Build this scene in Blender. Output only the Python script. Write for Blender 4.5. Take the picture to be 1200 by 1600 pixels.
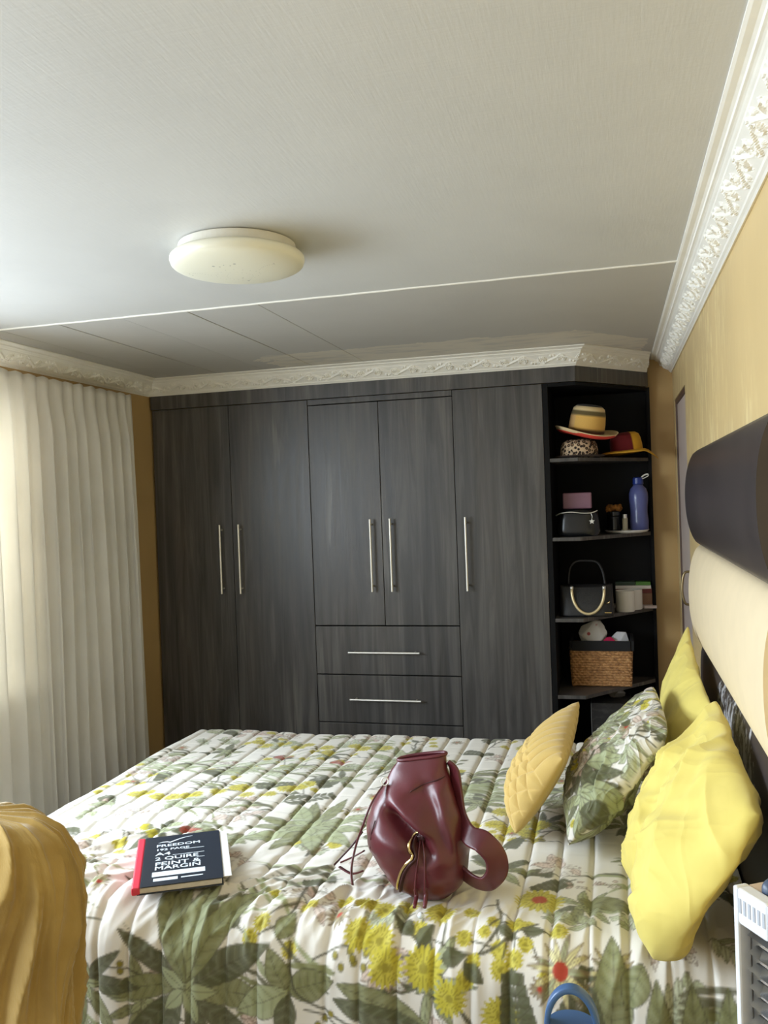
import bpy, bmesh, math, random
import numpy as np
from mathutils import Vector, Matrix

for o in list(bpy.data.objects): bpy.data.objects.remove(o)
scene = bpy.context.scene
COL = scene.collection
rng = random.Random(7)

# ------------------------------------------------------------------ camera
H_CAM = 1.6
F_PX, YAW, PITCH, ROLL = 1344.19, 0.260043, -0.0108793, -0.0359239
cy_, sy_, cp_, sp_ = math.cos(YAW), math.sin(YAW), math.cos(PITCH), math.sin(PITCH)
fwd = Vector((-sy_*cp_, cy_*cp_, sp_)); rgt = Vector((cy_, sy_, 0)); upv = rgt.cross(fwd)
c_, s_ = math.cos(ROLL), math.sin(ROLL)
r2 = c_*rgt + s_*upv; u2 = -s_*rgt + c_*upv
cam = bpy.data.cameras.new('camera'); camo = bpy.data.objects.new('camera', cam); COL.objects.link(camo)
M = Matrix.Identity(4)
for i in range(3):
    M[i][0] = r2[i]; M[i][1] = u2[i]; M[i][2] = -fwd[i]
M[2][3] = H_CAM
camo.matrix_world = M
cam.sensor_fit = 'VERTICAL'; cam.sensor_height = 36.0; cam.lens = 36.0*F_PX/1600.0
cam.clip_start = 0.05; cam.clip_end = 100
scene.camera = camo

# ------------------------------------------------------------------ light and exposure
scene.view_settings.view_transform = 'Standard'; scene.view_settings.look = 'None'
scene.view_settings.gamma = 1.0; scene.view_settings.use_curve_mapping = False
scene.view_settings.exposure = 0.36
scene.cycles.use_denoising = True
scene.cycles.max_bounces = 10; scene.cycles.diffuse_bounces = 6; scene.cycles.transparent_max_bounces = 12
scene.cycles.caustics_reflective = False; scene.cycles.caustics_refractive = False
scene.cycles.sample_clamp_indirect = 6.0
world = bpy.data.worlds.new('world'); scene.world = world; world.use_nodes = True
wn = world.node_tree.nodes; bg = wn['Background']
bg.inputs[0].default_value = (0.80, 0.90, 1.0, 1); bg.inputs[1].default_value = 2.5
WIN_Y0, WIN_Y1, WIN_Z0, WIN_Z1 = -0.35, 3.12, 0.90, 2.10
la = bpy.data.lights.new('window_daylight', 'AREA'); la.shape = 'RECTANGLE'
la.size = WIN_Y1-WIN_Y0; la.size_y = WIN_Z1-WIN_Z0; la.energy = 190; la.color = (0.77, 0.89, 1.0)
lo = bpy.data.objects.new('window_daylight', la); COL.objects.link(lo)
lo.matrix_world = Matrix.Translation((-2.95, (WIN_Y0+WIN_Y1)/2, (WIN_Z0+WIN_Z1)/2+.30)) @ Matrix.Rotation(math.radians(32), 4, 'Y') @ Matrix(((0,0,-1,0),(1,0,0,0),(0,-1,0,0),(0,0,0,1)))

# ------------------------------------------------------------------ helpers
def lin(c):
    out = []
    for v in c[:3]:
        v = v/255.0
        out.append(v/12.92 if v <= 0.04045 else ((v+0.055)/1.055)**2.4)
    return tuple(out)
def rgba(c): return (*lin(c), 1.0)

def world_loc(o):
    v = Vector((0,0,0))
    while o is not None:
        v = v + o.location; o = o.parent
    return v

def tag(o, label=None, cat=None, group=None, kind=None):
    if label: o['label'] = label
    if cat: o['category'] = cat
    if group: o['group'] = group
    if kind: o['kind'] = kind
    return o

def empty(name, loc, label=None, cat=None, group=None, kind=None):
    o = bpy.data.objects.new(name, None); COL.objects.link(o); o.location = loc; o.empty_display_size = 0.05
    return tag(o, label, cat, group, kind)

def mesh_obj(name, verts, faces, mat, parent=None, smooth=False, cols=None, bevel=0, subsurf=0, auto=None, seg=2):
    V = np.asarray(verts, float).reshape(-1, 3)
    org = np.array([(V[:,0].min()+V[:,0].max())/2, (V[:,1].min()+V[:,1].max())/2, V[:,2].min()])
    me = bpy.data.meshes.new(name)
    me.from_pydata((V-org).tolist(), [], faces if isinstance(faces, list) else faces.tolist())
    me.update()
    if mat: me.materials.append(mat)
    if smooth: me.polygons.foreach_set('use_smooth', [True]*len(me.polygons))
    if cols is not None:
        a = me.color_attributes.new('Col', 'FLOAT_COLOR', 'POINT')
        c4 = np.ones((len(V), 4), np.float32); c4[:, :3] = np.asarray(cols).reshape(-1, 3)
        a.data.foreach_set('color', c4.ravel())
    o = bpy.data.objects.new(name, me); COL.objects.link(o)
    o.location = Vector(org) - (world_loc(parent) if parent else Vector((0,0,0)))
    if parent: o.parent = parent
    if bevel:
        m = o.modifiers.new('bevel', 'BEVEL'); m.width = bevel; m.segments = seg; m.limit_method = 'ANGLE'; m.angle_limit = math.radians(40)
    if subsurf:
        m = o.modifiers.new('subsurf', 'SUBSURF'); m.levels = subsurf; m.render_levels = subsurf
    return o

class MB:
    def __init__(s): s.v = []; s.f = []
    def add(s, vs, fs):
        n = len(s.v); s.v += [tuple(map(float, p)) for p in vs]; s.f += [tuple(int(i)+n for i in f) for f in fs]; return s
    def box(s, x0, x1, y0, y1, z0, z1):
        vs = [(x0,y0,z0),(x1,y0,z0),(x1,y1,z0),(x0,y1,z0),(x0,y0,z1),(x1,y0,z1),(x1,y1,z1),(x0,y1,z1)]
        return s.add(vs, [(0,3,2,1),(4,5,6,7),(0,1,5,4),(1,2,6,5),(2,3,7,6),(3,0,4,7)])
    def obox(s, c, ax, ay, az):   # oriented box: centre and three half-axis vectors
        c, ax, ay, az = map(Vector, (c, ax, ay, az))
        vs = [c+i*ax+j*ay+k*az for k in (-1,1) for (i,j) in ((-1,-1),(1,-1),(1,1),(-1,1))]
        return s.add(vs, [(0,3,2,1),(4,5,6,7),(0,1,5,4),(1,2,6,5),(2,3,7,6),(3,0,4,7)])
    def prism(s, poly, z0, z1):
        n = len(poly)
        vs = [(x,y,z0) for x,y in poly]+[(x,y,z1) for x,y in poly]
        fs = [tuple(range(n))[::-1], tuple(range(n,2*n))]+[(i,(i+1)%n,n+(i+1)%n,n+i) for i in range(n)]
        return s.add(vs, fs)
    def tube(s, pts, r, n=10, closed=False, flat=None, cap=True):
        # flat=(a,b): elliptic section, b along the reference up
        P = [Vector(p) for p in pts]; m = len(P)
        R = r if isinstance(r, (list, tuple)) else [r]*m
        rings = []; prev = None
        for i in range(m):
            if closed: t = P[(i+1) % m]-P[(i-1) % m]
            else: t = P[min(i+1,m-1)]-P[max(i-1,0)]
            t.normalize()
            if prev is None:
                ref = Vector((0,0,1)) if abs(t.z) < .9 else Vector((1,0,0))
                a = t.cross(ref).normalized()
            else: a = (prev - t*prev.dot(t)).normalized()
            prev = a; b = t.cross(a)
            fa, fb = flat if flat else (1,1)
            rings.append([P[i]+R[i]*(fa*math.cos(q)*a+fb*math.sin(q)*b) for q in (2*math.pi*k/n for k in range(n))])
        vs = [p for rg in rings for p in rg]; fs = []
        for i in range(m if closed else m-1):
            j = (i+1) % m
            for k in range(n): fs.append((i*n+k, i*n+(k+1)%n, j*n+(k+1)%n, j*n+k))
        if not closed and cap: fs += [tuple(range(n))[::-1], tuple((m-1)*n+k for k in range(n))]
        return s.add(vs, fs)
    def lathe(s, prof, c=(0,0,0), n=40, mat=None, sx=1, sy=1):
        # prof: list of (r, z); mat: optional 4x4 applied after placing at origin
        vs = []; fs = []
        for r, z in prof:
            for k in range(n):
                q = 2*math.pi*k/n; vs.append(Vector((r*sx*math.cos(q), r*sy*math.sin(q), z)))
        m = len(prof)
        for i in range(m-1):
            for k in range(n): fs.append((i*n+k, i*n+(k+1)%n, (i+1)*n+(k+1)%n, (i+1)*n+k))
        if prof[0][0] > 1e-6: fs.append(tuple(range(n))[::-1])
        if prof[-1][0] > 1e-6: fs.append(tuple((m-1)*n+k for k in range(n)))
        if mat is not None: vs = [mat @ v for v in vs]
        vs = [v+Vector(c) for v in vs]
        return s.add(vs, fs)
    def build(s, name, mat, parent=None, **k): return mesh_obj(name, s.v, s.f, mat, parent, **k)

def grid_faces(nr, nc, off=0):
    i = np.arange(nr-1)[:, None]; j = np.arange(nc-1)[None, :]
    a = off + i*nc + j
    return np.stack([a, a+1, a+nc+1, a+nc], -1).reshape(-1, 4)

def spline(pts, n=40, closed=False):
    P = np.array(pts, float); m = len(P); out = []
    segs = m if closed else m-1
    for q in range(n if closed else n):
        t = q/(n if closed else n-1)*segs; i = min(int(t), segs-1); f = t-i
        g = (lambda k: P[k % m]) if closed else (lambda k: P[min(max(k,0),m-1)])
        a,b,c,d = g(i-1),g(i),g(i+1),g(i+2)
        out.append(tuple(.5*((2*b)+(-a+c)*f+(2*a-5*b+4*c-d)*f*f+(-a+3*b-3*c+d)*f**3)))
    return out

class Noise2:
    def __init__(s, seed, n=64): s.g = np.random.RandomState(seed).rand(n, n); s.n = n
    def __call__(s, x, y):
        x = np.asarray(x, float); y = np.asarray(y, float)
        xi = np.floor(x).astype(int); yi = np.floor(y).astype(int); fx = x-xi; fy = y-yi
        fx = fx*fx*(3-2*fx); fy = fy*fy*(3-2*fy); n = s.n; g = s.g
        a = g[xi % n, yi % n]; b = g[(xi+1) % n, yi % n]; c = g[xi % n, (yi+1) % n]; d = g[(xi+1) % n, (yi+1) % n]
        return (a*(1-fx)+b*fx)*(1-fy)+(c*(1-fx)+d*fx)*fy*1.0 - .5
def fbm(nz, x, y, oct=3):
    r = 0; a = 1
    for k in range(oct): r = r + a*nz(x*2**k+k*7.3, y*2**k+k*3.1); a *= .5
    return r

# ------------------------------------------------------------------ materials
class NT:
    def __init__(s, name):
        s.m = bpy.data.materials.new(name); s.m.use_nodes = True; s.t = s.m.node_tree; s.n = s.t.nodes
        s.p = s.n['Principled BSDF']; s.out = s.n['Material Output']
    def node(s, t, **kw):
        n = s.n.new(t)
        for k, v in kw.items():
            if k.startswith('_'): setattr(n, k[1:], v)
            else: n.inputs[k].default_value = v
        return n
    def link(s, a, b): s.t.links.new(a, b)
    def coords(s, scale=(1,1,1), kind='Object', rot=(0,0,0)):
        tc = s.node('ShaderNodeTexCoord'); mp = s.node('ShaderNodeMapping'); mp.inputs['Scale'].default_value = scale
        mp.inputs['Rotation'].default_value = rot
        s.link(tc.outputs[kind], mp.inputs['Vector']); return mp.outputs[0]
    def geo(s, scale=(1,1,1)):
        g = s.node('ShaderNodeNewGeometry'); mp = s.node('ShaderNodeMapping'); mp.inputs['Scale'].default_value = scale
        s.link(g.outputs['Position'], mp.inputs['Vector']); return mp.outputs[0]
    def noise(s, vec, scale=5, detail=3, rough=.5, dist=0):
        n = s.node('ShaderNodeTexNoise'); n.inputs['Scale'].default_value = scale; n.inputs['Detail'].default_value = detail
        n.inputs['Roughness'].default_value = rough; n.inputs['Distortion'].default_value = dist
        if vec is not None: s.link(vec, n.inputs['Vector'])
        return n.outputs[0]
    def ramp(s, fac, stops):
        r = s.node('ShaderNodeValToRGB'); e = r.color_ramp.elements
        while len(e) < len(stops): e.new(.5)
        for el, (p, c) in zip(e, stops): el.position = p; el.color = c if len(c) == 4 else (*c, 1)
        s.link(fac, r.inputs[0]); return r.outputs[0]
    def mix(s, fac, a, b, mode='MIX'):
        m = s.node('ShaderNodeMix', _data_type='RGBA', _blend_type=mode)
        for sock, v in ((m.inputs[0], fac), (m.inputs[6], a), (m.inputs[7], b)):
            if hasattr(v, 'links'): s.link(v, sock)
            else: sock.default_value = v
        return m.outputs[2]
    def math(s, op, a, b=0.0, c=None):
        m = s.node('ShaderNodeMath', _operation=op)
        for sock, v in zip(m.inputs, (a, b, c)):
            if v is None: continue
            if hasattr(v, 'links'): s.link(v, sock)
            else: sock.default_value = v
        return m.outputs[0]
    def bump(s, h, strength=.3, dist=.01, normal=None):
        b = s.node('ShaderNodeBump'); b.inputs['Strength'].default_value = strength; b.inputs['Distance'].default_value = dist
        s.link(h, b.inputs['Height'])
        if normal is not None: s.link(normal, b.inputs['Normal'])
        s.link(b.outputs[0], s.p.inputs['Normal']); return b.outputs[0]
    def base(s, v):
        if hasattr(v, 'links'): s.link(v, s.p.inputs['Base Color'])
        else: s.p.inputs['Base Color'].default_value = v
    def set(s, **kw):
        for k, v in kw.items(): s.p.inputs[k.replace('_', ' ')].default_value = v

def simple(name, c, rough=.5, metal=0, var=.08, nscale=12, bump=0, bscale=80, spec=.5, coat=0, sheen=0):
    t = NT(name); v = t.coords()
    n = t.noise(v, nscale, 4)
    a = tuple(max(0, x*(1-var)) for x in lin(c)); b = tuple(min(1, x*(1+var)) for x in lin(c))
    t.base(t.ramp(n, [(.3, a), (.7, b)]))
    t.set(Roughness=rough, Metallic=metal)
    t.p.inputs['Specular IOR Level'].default_value = spec
    if coat: t.p.inputs['Coat Weight'].default_value = coat
    if sheen: t.p.inputs['Sheen Weight'].default_value = sheen
    if bump: t.bump(t.noise(v, bscale, 3), bump, .002)
    return t.m

def attr_mat(name, rough=.8, bump=.15, bscale=400, sheen=.15, dist=.001):
    t = NT(name); a = t.node('ShaderNodeAttribute'); a.attribute_name = 'Col'
    t.base(a.outputs['Color']); t.set(Roughness=rough); t.p.inputs['Sheen Weight'].default_value = sheen
    t.p.inputs['Specular IOR Level'].default_value = .25
    if bump: t.bump(t.noise(t.coords(), bscale, 2), bump, dist)
    return t.m

def wood_dark():
    t = NT('charcoal_wood_laminate')
    v = t.geo((15, 15, .8)); n1 = t.noise(v, 1.6, 7, .60, .9)
    v2 = t.geo((7, 7, .55)); n2 = t.noise(v2, 1.0, 3, .5, .4)
    v3 = t.geo((120, 120, 2.5)); n3 = t.noise(v3, 1.0, 2, .5)
    c = t.ramp(n1, [(.28, lin((57,55,53))), (.52, lin((79,76,74))), (.75, lin((103,100,96)))])
    tint = t.ramp(n2, [(.30, (.62,.62,.64)), (.5, (1,.99,.97)), (.72, (1.18,1.09,1.0))])
    c = t.mix(1.0, c, tint, 'MULTIPLY')
    # cathedral grain figures
    w = t.node('ShaderNodeTexWave', _wave_type='RINGS', _rings_direction='X'); w.inputs['Scale'].default_value = 1.3
    w.inputs['Distortion'].default_value = 5.0; w.inputs['Detail'].default_value = 3; w.inputs['Detail Scale'].default_value = 1.2
    t.link(t.geo((9, 9, .55)), w.inputs['Vector'])
    line = t.ramp(w.outputs['Fac'], [(.86, (0,0,0)), (.97, (1,1,1))])
    patch = t.ramp(t.noise(t.geo((8, 8, .8)), 1.0, 2), [(.50, (0,0,0)), (.62, (1,1,1))])
    f = t.mix(1.0, line, patch, 'MULTIPLY')
    fb = t.node('ShaderNodeRGBToBW'); t.link(f, fb.inputs[0])
    c = t.mix(t.math('MULTIPLY', fb.outputs[0], .35), c, rgba((140,136,128)))
    t.base(c)
    t.link(t.ramp(n1, [(.3, (.34,)*3), (.8, (.50,)*3)]), t.p.inputs['Roughness'])
    t.bump(t.math('ADD', n3, n1), .18, .0015)
    return t.m

M_WOOD = wood_dark()
M_BLACK = simple('black_board', (15,14,14), .6, bump=.1, bscale=40, spec=.15)
M_STEEL = simple('brushed_nickel', (232,228,218), .42, .8, var=.03)
M_WHITE = simple('white_paint', (226,222,210), .45, var=.03)
M_PLAST = simple('white_plastic', (228,230,234), .3, var=.02)

def wall_mat(name, c, streak=True):
    t = NT(name)
    n = t.noise(t.geo((1,1,1)), 2.2, 4); 
    c0 = lin(c)
    col = t.ramp(n, [(.3, tuple(x*.93 for x in c0)), (.7, tuple(min(1,x*1.05) for x in c0))])
    if streak:
        s1 = t.ramp(t.noise(t.geo((9, 14, 3.2)), 2.2, 6, .68, .3), [(.50, (0,0,0)), (.62, (1,1,1))])
        p = t.ramp(t.noise(t.geo((1,1.1,.9)), 1.3, 2), [(.40, (0,0,0)), (.58, (1,1,1))])
        bw = t.node('ShaderNodeRGBToBW'); t.link(t.mix(1.0, s1, p, 'MULTIPLY'), bw.inputs[0])
        col = t.mix(t.math('MULTIPLY', bw.outputs[0], .6), col, rgba((245,226,172)))
    t.base(col); t.set(Roughness=.42); t.p.inputs['Specular IOR Level'].default_value = .35
    t.bump(t.noise(t.geo((14,14,3)), 3, 4), .12, .004)
    return t.m
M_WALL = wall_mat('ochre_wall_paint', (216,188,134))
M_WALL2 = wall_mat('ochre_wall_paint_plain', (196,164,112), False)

def ceil_mat(name, c, band=False):
    t = NT(name)
    n = t.noise(t.geo((1,1,1)), 1.6, 4, .6)
    c0 = lin(c)
    col = t.ramp(n, [(.3, tuple(x*.94 for x in c0)), (.7, tuple(min(1,x*1.04) for x in c0))])
    st = t.noise(t.geo((60,5,5)), 3, 3, .6)
    st2 = t.noise(t.geo((5,60,5)), 3, 3, .6)
    col = t.mix(t.math('MULTIPLY', st, .16), col, tuple(x*.80 for x in c0)+(1,))
    if band:   # cream brush band left unpainted along the cornice (its own ragged edge)
        g = t.node('ShaderNodeNewGeometry'); sp = t.node('ShaderNodeSeparateXYZ'); t.link(g.outputs['Position'], sp.inputs[0])
        X, Y = sp.outputs[0], sp.outputs[1]
        wob = t.math('MULTIPLY', t.math('SUBTRACT', t.noise(t.geo((9,9,1)), 1.5, 3), .5), .09)
        slope = t.math('MULTIPLY', t.math('MAXIMUM', t.math('ADD', X, .13), 0.0), 1.20)
        edge = t.math('ADD', t.math('ADD', slope, 3.82), wob)
        f1 = t.math('GREATER_THAN', Y, edge)
        f2 = t.math('GREATER_THAN', t.math('ADD', X, t.math('MULTIPLY', wob, 3.0)), -1.62)
        f3 = t.math('LESS_THAN', t.math('ADD', X, wob), .175)
        pat = t.ramp(t.noise(t.geo((3,9,1)), 2.0, 3), [(.30, (.25,)*3), (.52, (1,)*3)])
        bw = t.node('ShaderNodeRGBToBW'); t.link(pat, bw.inputs[0])
        f = t.math('MULTIPLY', t.math('MULTIPLY', f1, f2), t.math('MULTIPLY', f3, bw.outputs[0]))
        col = t.mix(t.math('MULTIPLY', f, .75), col, rgba((232,224,208)))
    t.base(col); t.set(Roughness=.5); t.p.inputs['Specular IOR Level'].default_value = .35
    t.bump(t.math('ADD', st, t.math('MULTIPLY', st2, .5)), .17, .002)
    return t.m
M_CEIL = ceil_mat('ceiling_paint', (208,207,204))
M_CEIL2 = ceil_mat('ceiling_board_paint', (194,191,186), True)
M_CORN = simple('cornice_plaster', (238,234,224), .5, var=.03, bump=.1, bscale=60)

# ------------------------------------------------------------------ the room
XL, XR, YB, YN, ZC = -2.47, 0.325, 4.80, -0.9, 2.315
D = 4.30
t = NT('dark_floor_tile'); t.base(t.ramp(t.noise(t.geo(), 3, 4), [(.3, lin((128,122,114))), (.7, lin((160,154,145)))])); t.set(Roughness=.35)
tag(MB().box(XL-.15, XR+.25, YN-.15, YB+.15, -.06, 0).build('floor', t.m), kind='structure')
ceil = tag(MB().box(XL-.15, XR+.25, YN-.15, YB+.15, ZC+.012, ZC+.08).build('ceiling', M_WHITE), kind='structure')
# ceiling boards: two wide near boards, narrow boards beyond the cover strip
YS = 2.82
for x0, x1, y0, y1, m in [(XL, XR, YN, YS-.002, M_CEIL)]:
    MB().box(x0, x1, y0, y1, ZC, ZC+.012).build('ceiling_board', m, ceil)
xs = [XL, -2.26, -2.0, -1.735, -1.465, -1.19, XR]
for i in range(len(xs)-1):
    dz = rng.uniform(-.0012, .0012)
    MB().box(xs[i]+.0016, xs[i+1]-.0016, YS+.002, YB, ZC+.001+dz, ZC+.012).build('ceiling_board', M_CEIL2, ceil, bevel=.0015)
pts = [(XL+.02+(XR-XL-.04)*k/60, YS+.0015*math.sin(k*1.7)+.001*math.sin(k*.6), ZC-.0005) for k in range(61)]
MB().tube(pts, .0075, 8, flat=(1, .5)).build('cover_strip', M_CORN, ceil, smooth=True)

tag(MB().box(XL-.15, XR+.25, YB, YB+.15, 0, ZC+.012).build('wall_back', M_WALL2), kind='structure')
tag(MB().box(XL-.15, XR+.25, YN-.15, YN, 0, ZC+.012).build('wall_front', wall_mat('pale_wall_paint', (214,208,198), False)), kind='structure')
wl = MB(); wl.box(XL-.15, XL, YN, WIN_Y0, 0, ZC+.012); wl.box(XL-.15, XL, WIN_Y1, YB, 0, ZC+.012)
wl.box(XL-.15, XL, WIN_Y0, WIN_Y1, 0, WIN_Z0); wl.box(XL-.15, XL, WIN_Y0, WIN_Y1, WIN_Z1, ZC+.012)
tag(wl.build('wall_left', M_WALL2), kind='structure')
DY0, DY1, DZ = 4.04, 4.70, 2.075
wr = MB(); wr.box(XR, XR+.16, YN, DY0, 0, ZC+.012); wr.box(XR, XR+.16, DY1, YB, 0, ZC+.012); wr.box(XR, XR+.16, DY0, DY1, DZ, ZC+.012)
tag(wr.build('wall_right', M_WALL), kind='structure')

# window in the left wall (beyond the left edge of the photo)
win = empty('window_1', (XL-.08, (WIN_Y0+WIN_Y1)/2, WIN_Z0), kind='structure')
fr = MB()
for y0, y1 in ((WIN_Y0, WIN_Y0+.05), (WIN_Y1-.05, WIN_Y1)): fr.box(XL-.11, XL-.06, y0, y1, WIN_Z0, WIN_Z1)
for z0, z1 in ((WIN_Z0, WIN_Z0+.05), (WIN_Z1-.05, WIN_Z1)): fr.box(XL-.11, XL-.06, WIN_Y0+.05, WIN_Y1-.05, z0, z1)
fr.build('window_frame', M_WHITE, win, bevel=.003)
tg = NT('window_glass'); tr = tg.node('ShaderNodeBsdfTransparent'); gl = tg.node('ShaderNodeBsdfGlossy'); gl.inputs['Roughness'].default_value = .02
mx = tg.node('ShaderNodeMixShader'); mx.inputs[0].default_value = .06
tg.link(tr.outputs[0], mx.inputs[1]); tg.link(gl.outputs[0], mx.inputs[2]); tg.link(mx.outputs[0], tg.out.inputs['Surface'])
step = (WIN_Y1-WIN_Y0-.1)/3
for k in range(3):
    y0 = WIN_Y0+.05+k*step
    if k: MB().box(XL-.10, XL-.07, y0-.015, y0+.015, WIN_Z0+.05, WIN_Z1-.05).build('mullion', M_WHITE, win)
    MB().box(XL-.087, XL-.083, y0+(.015 if k else 0), y0+step-(.015 if k < 2 else 0), WIN_Z0+.05, WIN_Z1-.05).build('pane', tg.m, win)
MB().box(XL-.06, XL+.03, WIN_Y0-.03, WIN_Y1+.03, WIN_Z0-.03, WIN_Z0).build('window_sill', M_WHITE, win, bevel=.004)

# door in the right wall, beyond the headboard
M_FRAME = simple('brown_door_frame', (96,72,58), .45, var=.12)
M_DOOR = simple('pale_grey_door', (204,188,180), .4, var=.04, nscale=6)
door = empty('door_1', (XR+.07, (DY0+DY1)/2, 0), kind='structure')
f = MB(); f.box(XR+.004, XR+.11, DY0, DY0+.012, 0, DZ); f.box(XR+.004, XR+.11, DY1-.022, DY1, 0, DZ); f.box(XR+.004, XR+.11, DY0+.012, DY1-.022, DZ-.022, DZ)
f.build('door_frame', M_FRAME, door, bevel=.002)
MB().box(XR+.012, XR+.052, DY0+.013, DY1-.023, .005, DZ-.024).build('door_leaf', M_DOOR, door, bevel=.002)
hp = spline([(XR+.012, DY0+.10, 1.235), (XR-.018, DY0+.10, 1.23), (XR-.030, DY0+.10, 1.18), (XR-.030, DY0+.10, 1.13), (XR-.018, DY0+.10, 1.09), (XR+.012, DY0+.10, 1.085)], 24)
MB().tube(hp, .006, 8).build('door_handle', simple('dull_brass', (150,132,98), .35, .9), door, smooth=True)

# ------------------------------------------------------------------ moulded cornice
PROF = [(0,-.082),(.006,-.084),(.010,-.079),(.016,-.075),(.018,-.070)]
FR0, FR1 = (.019,-.069), (.066,-.029)
NFR = 18
PROF += [(FR0[0]+(FR1[0]-FR0[0])*k/NFR, FR0[1]+(FR1[1]-FR0[1])*k/NFR) for k in range(NFR+1)]
PROF += [(.068,-.025),(.072,-.022),(.075,-.019),(.079,-.017),(.084,-.016),(.086,-.011),(.092,-.008),(.104,-.007),(.110,-.004),(.110,.0)]
def scroll(l, v):
    # l along (m), v 0..1 across; raised vine and leaf scrolls
    p = .092; q = l/p; k = np.floor(q); fq = q-k-.5
    sgn = np.where(k % 2 == 0, 1., -1.)
    h = np.zeros_like(l)
    yv = .5+.26*np.sin(np.pi*(q))
    h = np.maximum(h, np.exp(-((v-yv)/.075)**2))
    x = fq*p/.056; y = (v-.5-.06*sgn)
    r = np.hypot(x, y); th = np.arctan2(y*sgn, x)
    sp = np.abs(((r-.05-.058*(th+np.pi)/(2*np.pi)*1.9)/.15) % 1.0-.5)
    h = np.maximum(h, np.where(r < .42, (1-np.clip((sp-.12)/.22, 0, 1))*.95, 0))
    r2 = np.hypot((fq-.46)*p/.056, (v-.5+.30*sgn))
    h = np.maximum(h, np.clip(1-r2/.15, 0, 1)**.6)
    r3 = np.hypot((fq+.40)*p/.056, (v-.5-.34*sgn))
    h = np.maximum(h, np.clip(1-r3/.13, 0, 1)**.6)
    edge = np.clip(v/.06, 0, 1)*np.clip((1-v)/.06, 0, 1)
    return h*edge
def cornice(name, P0, P1, nrm, a0, a1, label=None, x_max=None, res=.0035):
    # runs P0->P1 on the wall line, nrm towards the room; a0,a1: end shift along the run for each metre of projection
    P0 = np.array(P0, float); P1 = np.array(P1, float); L = np.linalg.norm(P1-P0); d = (P1-P0)/L; nrm = np.array(nrm, float)
    n = int(L/res)
    ls = np.linspace(0, 1, n); pr = np.array(PROF)
    V = np.zeros((n, len(pr), 3))
    dn = np.array([(FR1[1]-FR0[1]), -(FR1[0]-FR0[0])]); dn = dn/np.linalg.norm(dn)
    for j, (pd, pz) in enumerate(pr):
        s0 = a0*pd; s1 = L+a1*pd
        l = s0+(s1-s0)*ls
        off = 0; 
        fj = (j-5)/NFR
        if 0 <= fj <= 1: off = .0075*scroll(l, np.full_like(l, fj))
        V[:, j, 0] = P0[0]+d[0]*l+nrm[0]*(pd+off*dn[0]); V[:, j, 1] = P0[1]+d[1]*l+nrm[1]*(pd+off*dn[0]); V[:, j, 2] = ZC+pz+off*dn[1]
    F = grid_faces(n, len(pr)).tolist(); m = len(pr)
    F.append(list(range(m))); F.append([(n-1)*m+k for k in range(m)][::-1])
    N = n*m
    e0 = (P0[0], P0[1], ZC); e1 = (P1[0], P1[1], ZC)
    F[-2] = list(range(m))+[N]; F[-1] = [(n-1)*m+k for k in range(m)][::-1]+[N+1]
    Fb = [[j*m for j in range(n)][::-1]+[N, N+1], [j*m+m-1 for j in range(n)]+[N+1, N]]
    o = mesh_obj(name, np.vstack([V.reshape(-1, 3), [e0, e1]]), F+Fb, M_CORN, smooth=False)
    return tag(o, kind='structure')
CX, CYF = -.157, D            # where the fascia turns towards the back wall
EX, EY = .20, 4.74            # end of the chamfer
cl = math.hypot(EX-CX, EY-CYF); cdx, cdy = (EX-CX)/cl, (EY-CYF)/cl
ang = math.atan2(cdy, cdx)
mit = math.tan(ang/2)
FY = D-.012                   # face of the fascia board
cornice('trim_1', (XL, FY), (CX, FY), (0,-1), 1.0, mit)
nx, ny = cdy, -cdx
cE = .012   # the short chamfer run stops just before the right-hand cornice
cornice('trim_2', (CX, FY), (CX+cdx*(cl-cE), FY+cdy*(cl-cE)), (nx, ny), -mit, -.95)
cornice('trim_3', (XL, YN), (XL, FY), (1,0), 1.0, -1.0)
cornice('trim_4', (XR, YN), (XR, YB), (-1,0), 1.0, 0.0, res=.003)
cornice('trim_5', (XR, YN), (XL, YN), (0,1), 1.0, -1.0, res=.012)

# ------------------------------------------------------------------ built-in wardrobe
def bar_handle(parent, p0, p1, out=(0,-1,0)):
    p0, p1, out = Vector(p0), Vector(p1), Vector(out); ax = (p1-p0).normalized()
    off = out*.034
    m = MB(); m.tube([p0+off, p1+off], .0058, 12)
    for q in (p0+ax*.028, p1-ax*.028): m.tube([q, q+off], .0045, 8)
    o = m.build('handle', M_STEEL, parent, smooth=True)
    md = o.modifiers.new('es', 'EDGE_SPLIT'); md.split_angle = math.radians(50)
    return o
def panel(name, x0, x1, z0, z1, parent, y=D, th=.018, g=.0016):
    return MB().box(x0+g, x1-g, y, y+th, z0+g, z1-g).build(name, M_WOOD, parent, bevel=.0012)
def carcass(parent, x0, x1, z1=2.157):
    m = MB(); m.box(x0, x0+.016, D+.020, YB-.004, .0, z1); m.box(x1-.016, x1, D+.020, YB-.004, .0, z1)
    m.box(x0+.016, x1-.016, D+.020, YB-.004, z1-.016, z1); m.box(x0+.016, x1-.016, D+.020, YB-.004, .09, .106)
    m.box(x0+.016, x1-.016, YB-.010, YB-.004, .106, z1-.016); m.box(x0+.016, x1-.016, D+.04, D+.056, 0, .09)
    return m.build('carcass', M_BLACK, parent)
xa, xb, xc, xd, xe, xf = -2.458, -1.998, -1.543, -1.158, -.768, -.318
w1 = empty('wardrobe_unit', ((xa+xc)/2, D+.25, 0), 'dark charcoal wood wardrobe section with two full-height doors beside the curtain', 'wardrobe', 'built-in wardrobe sections')
carcass(w1, xa, xc)
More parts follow.
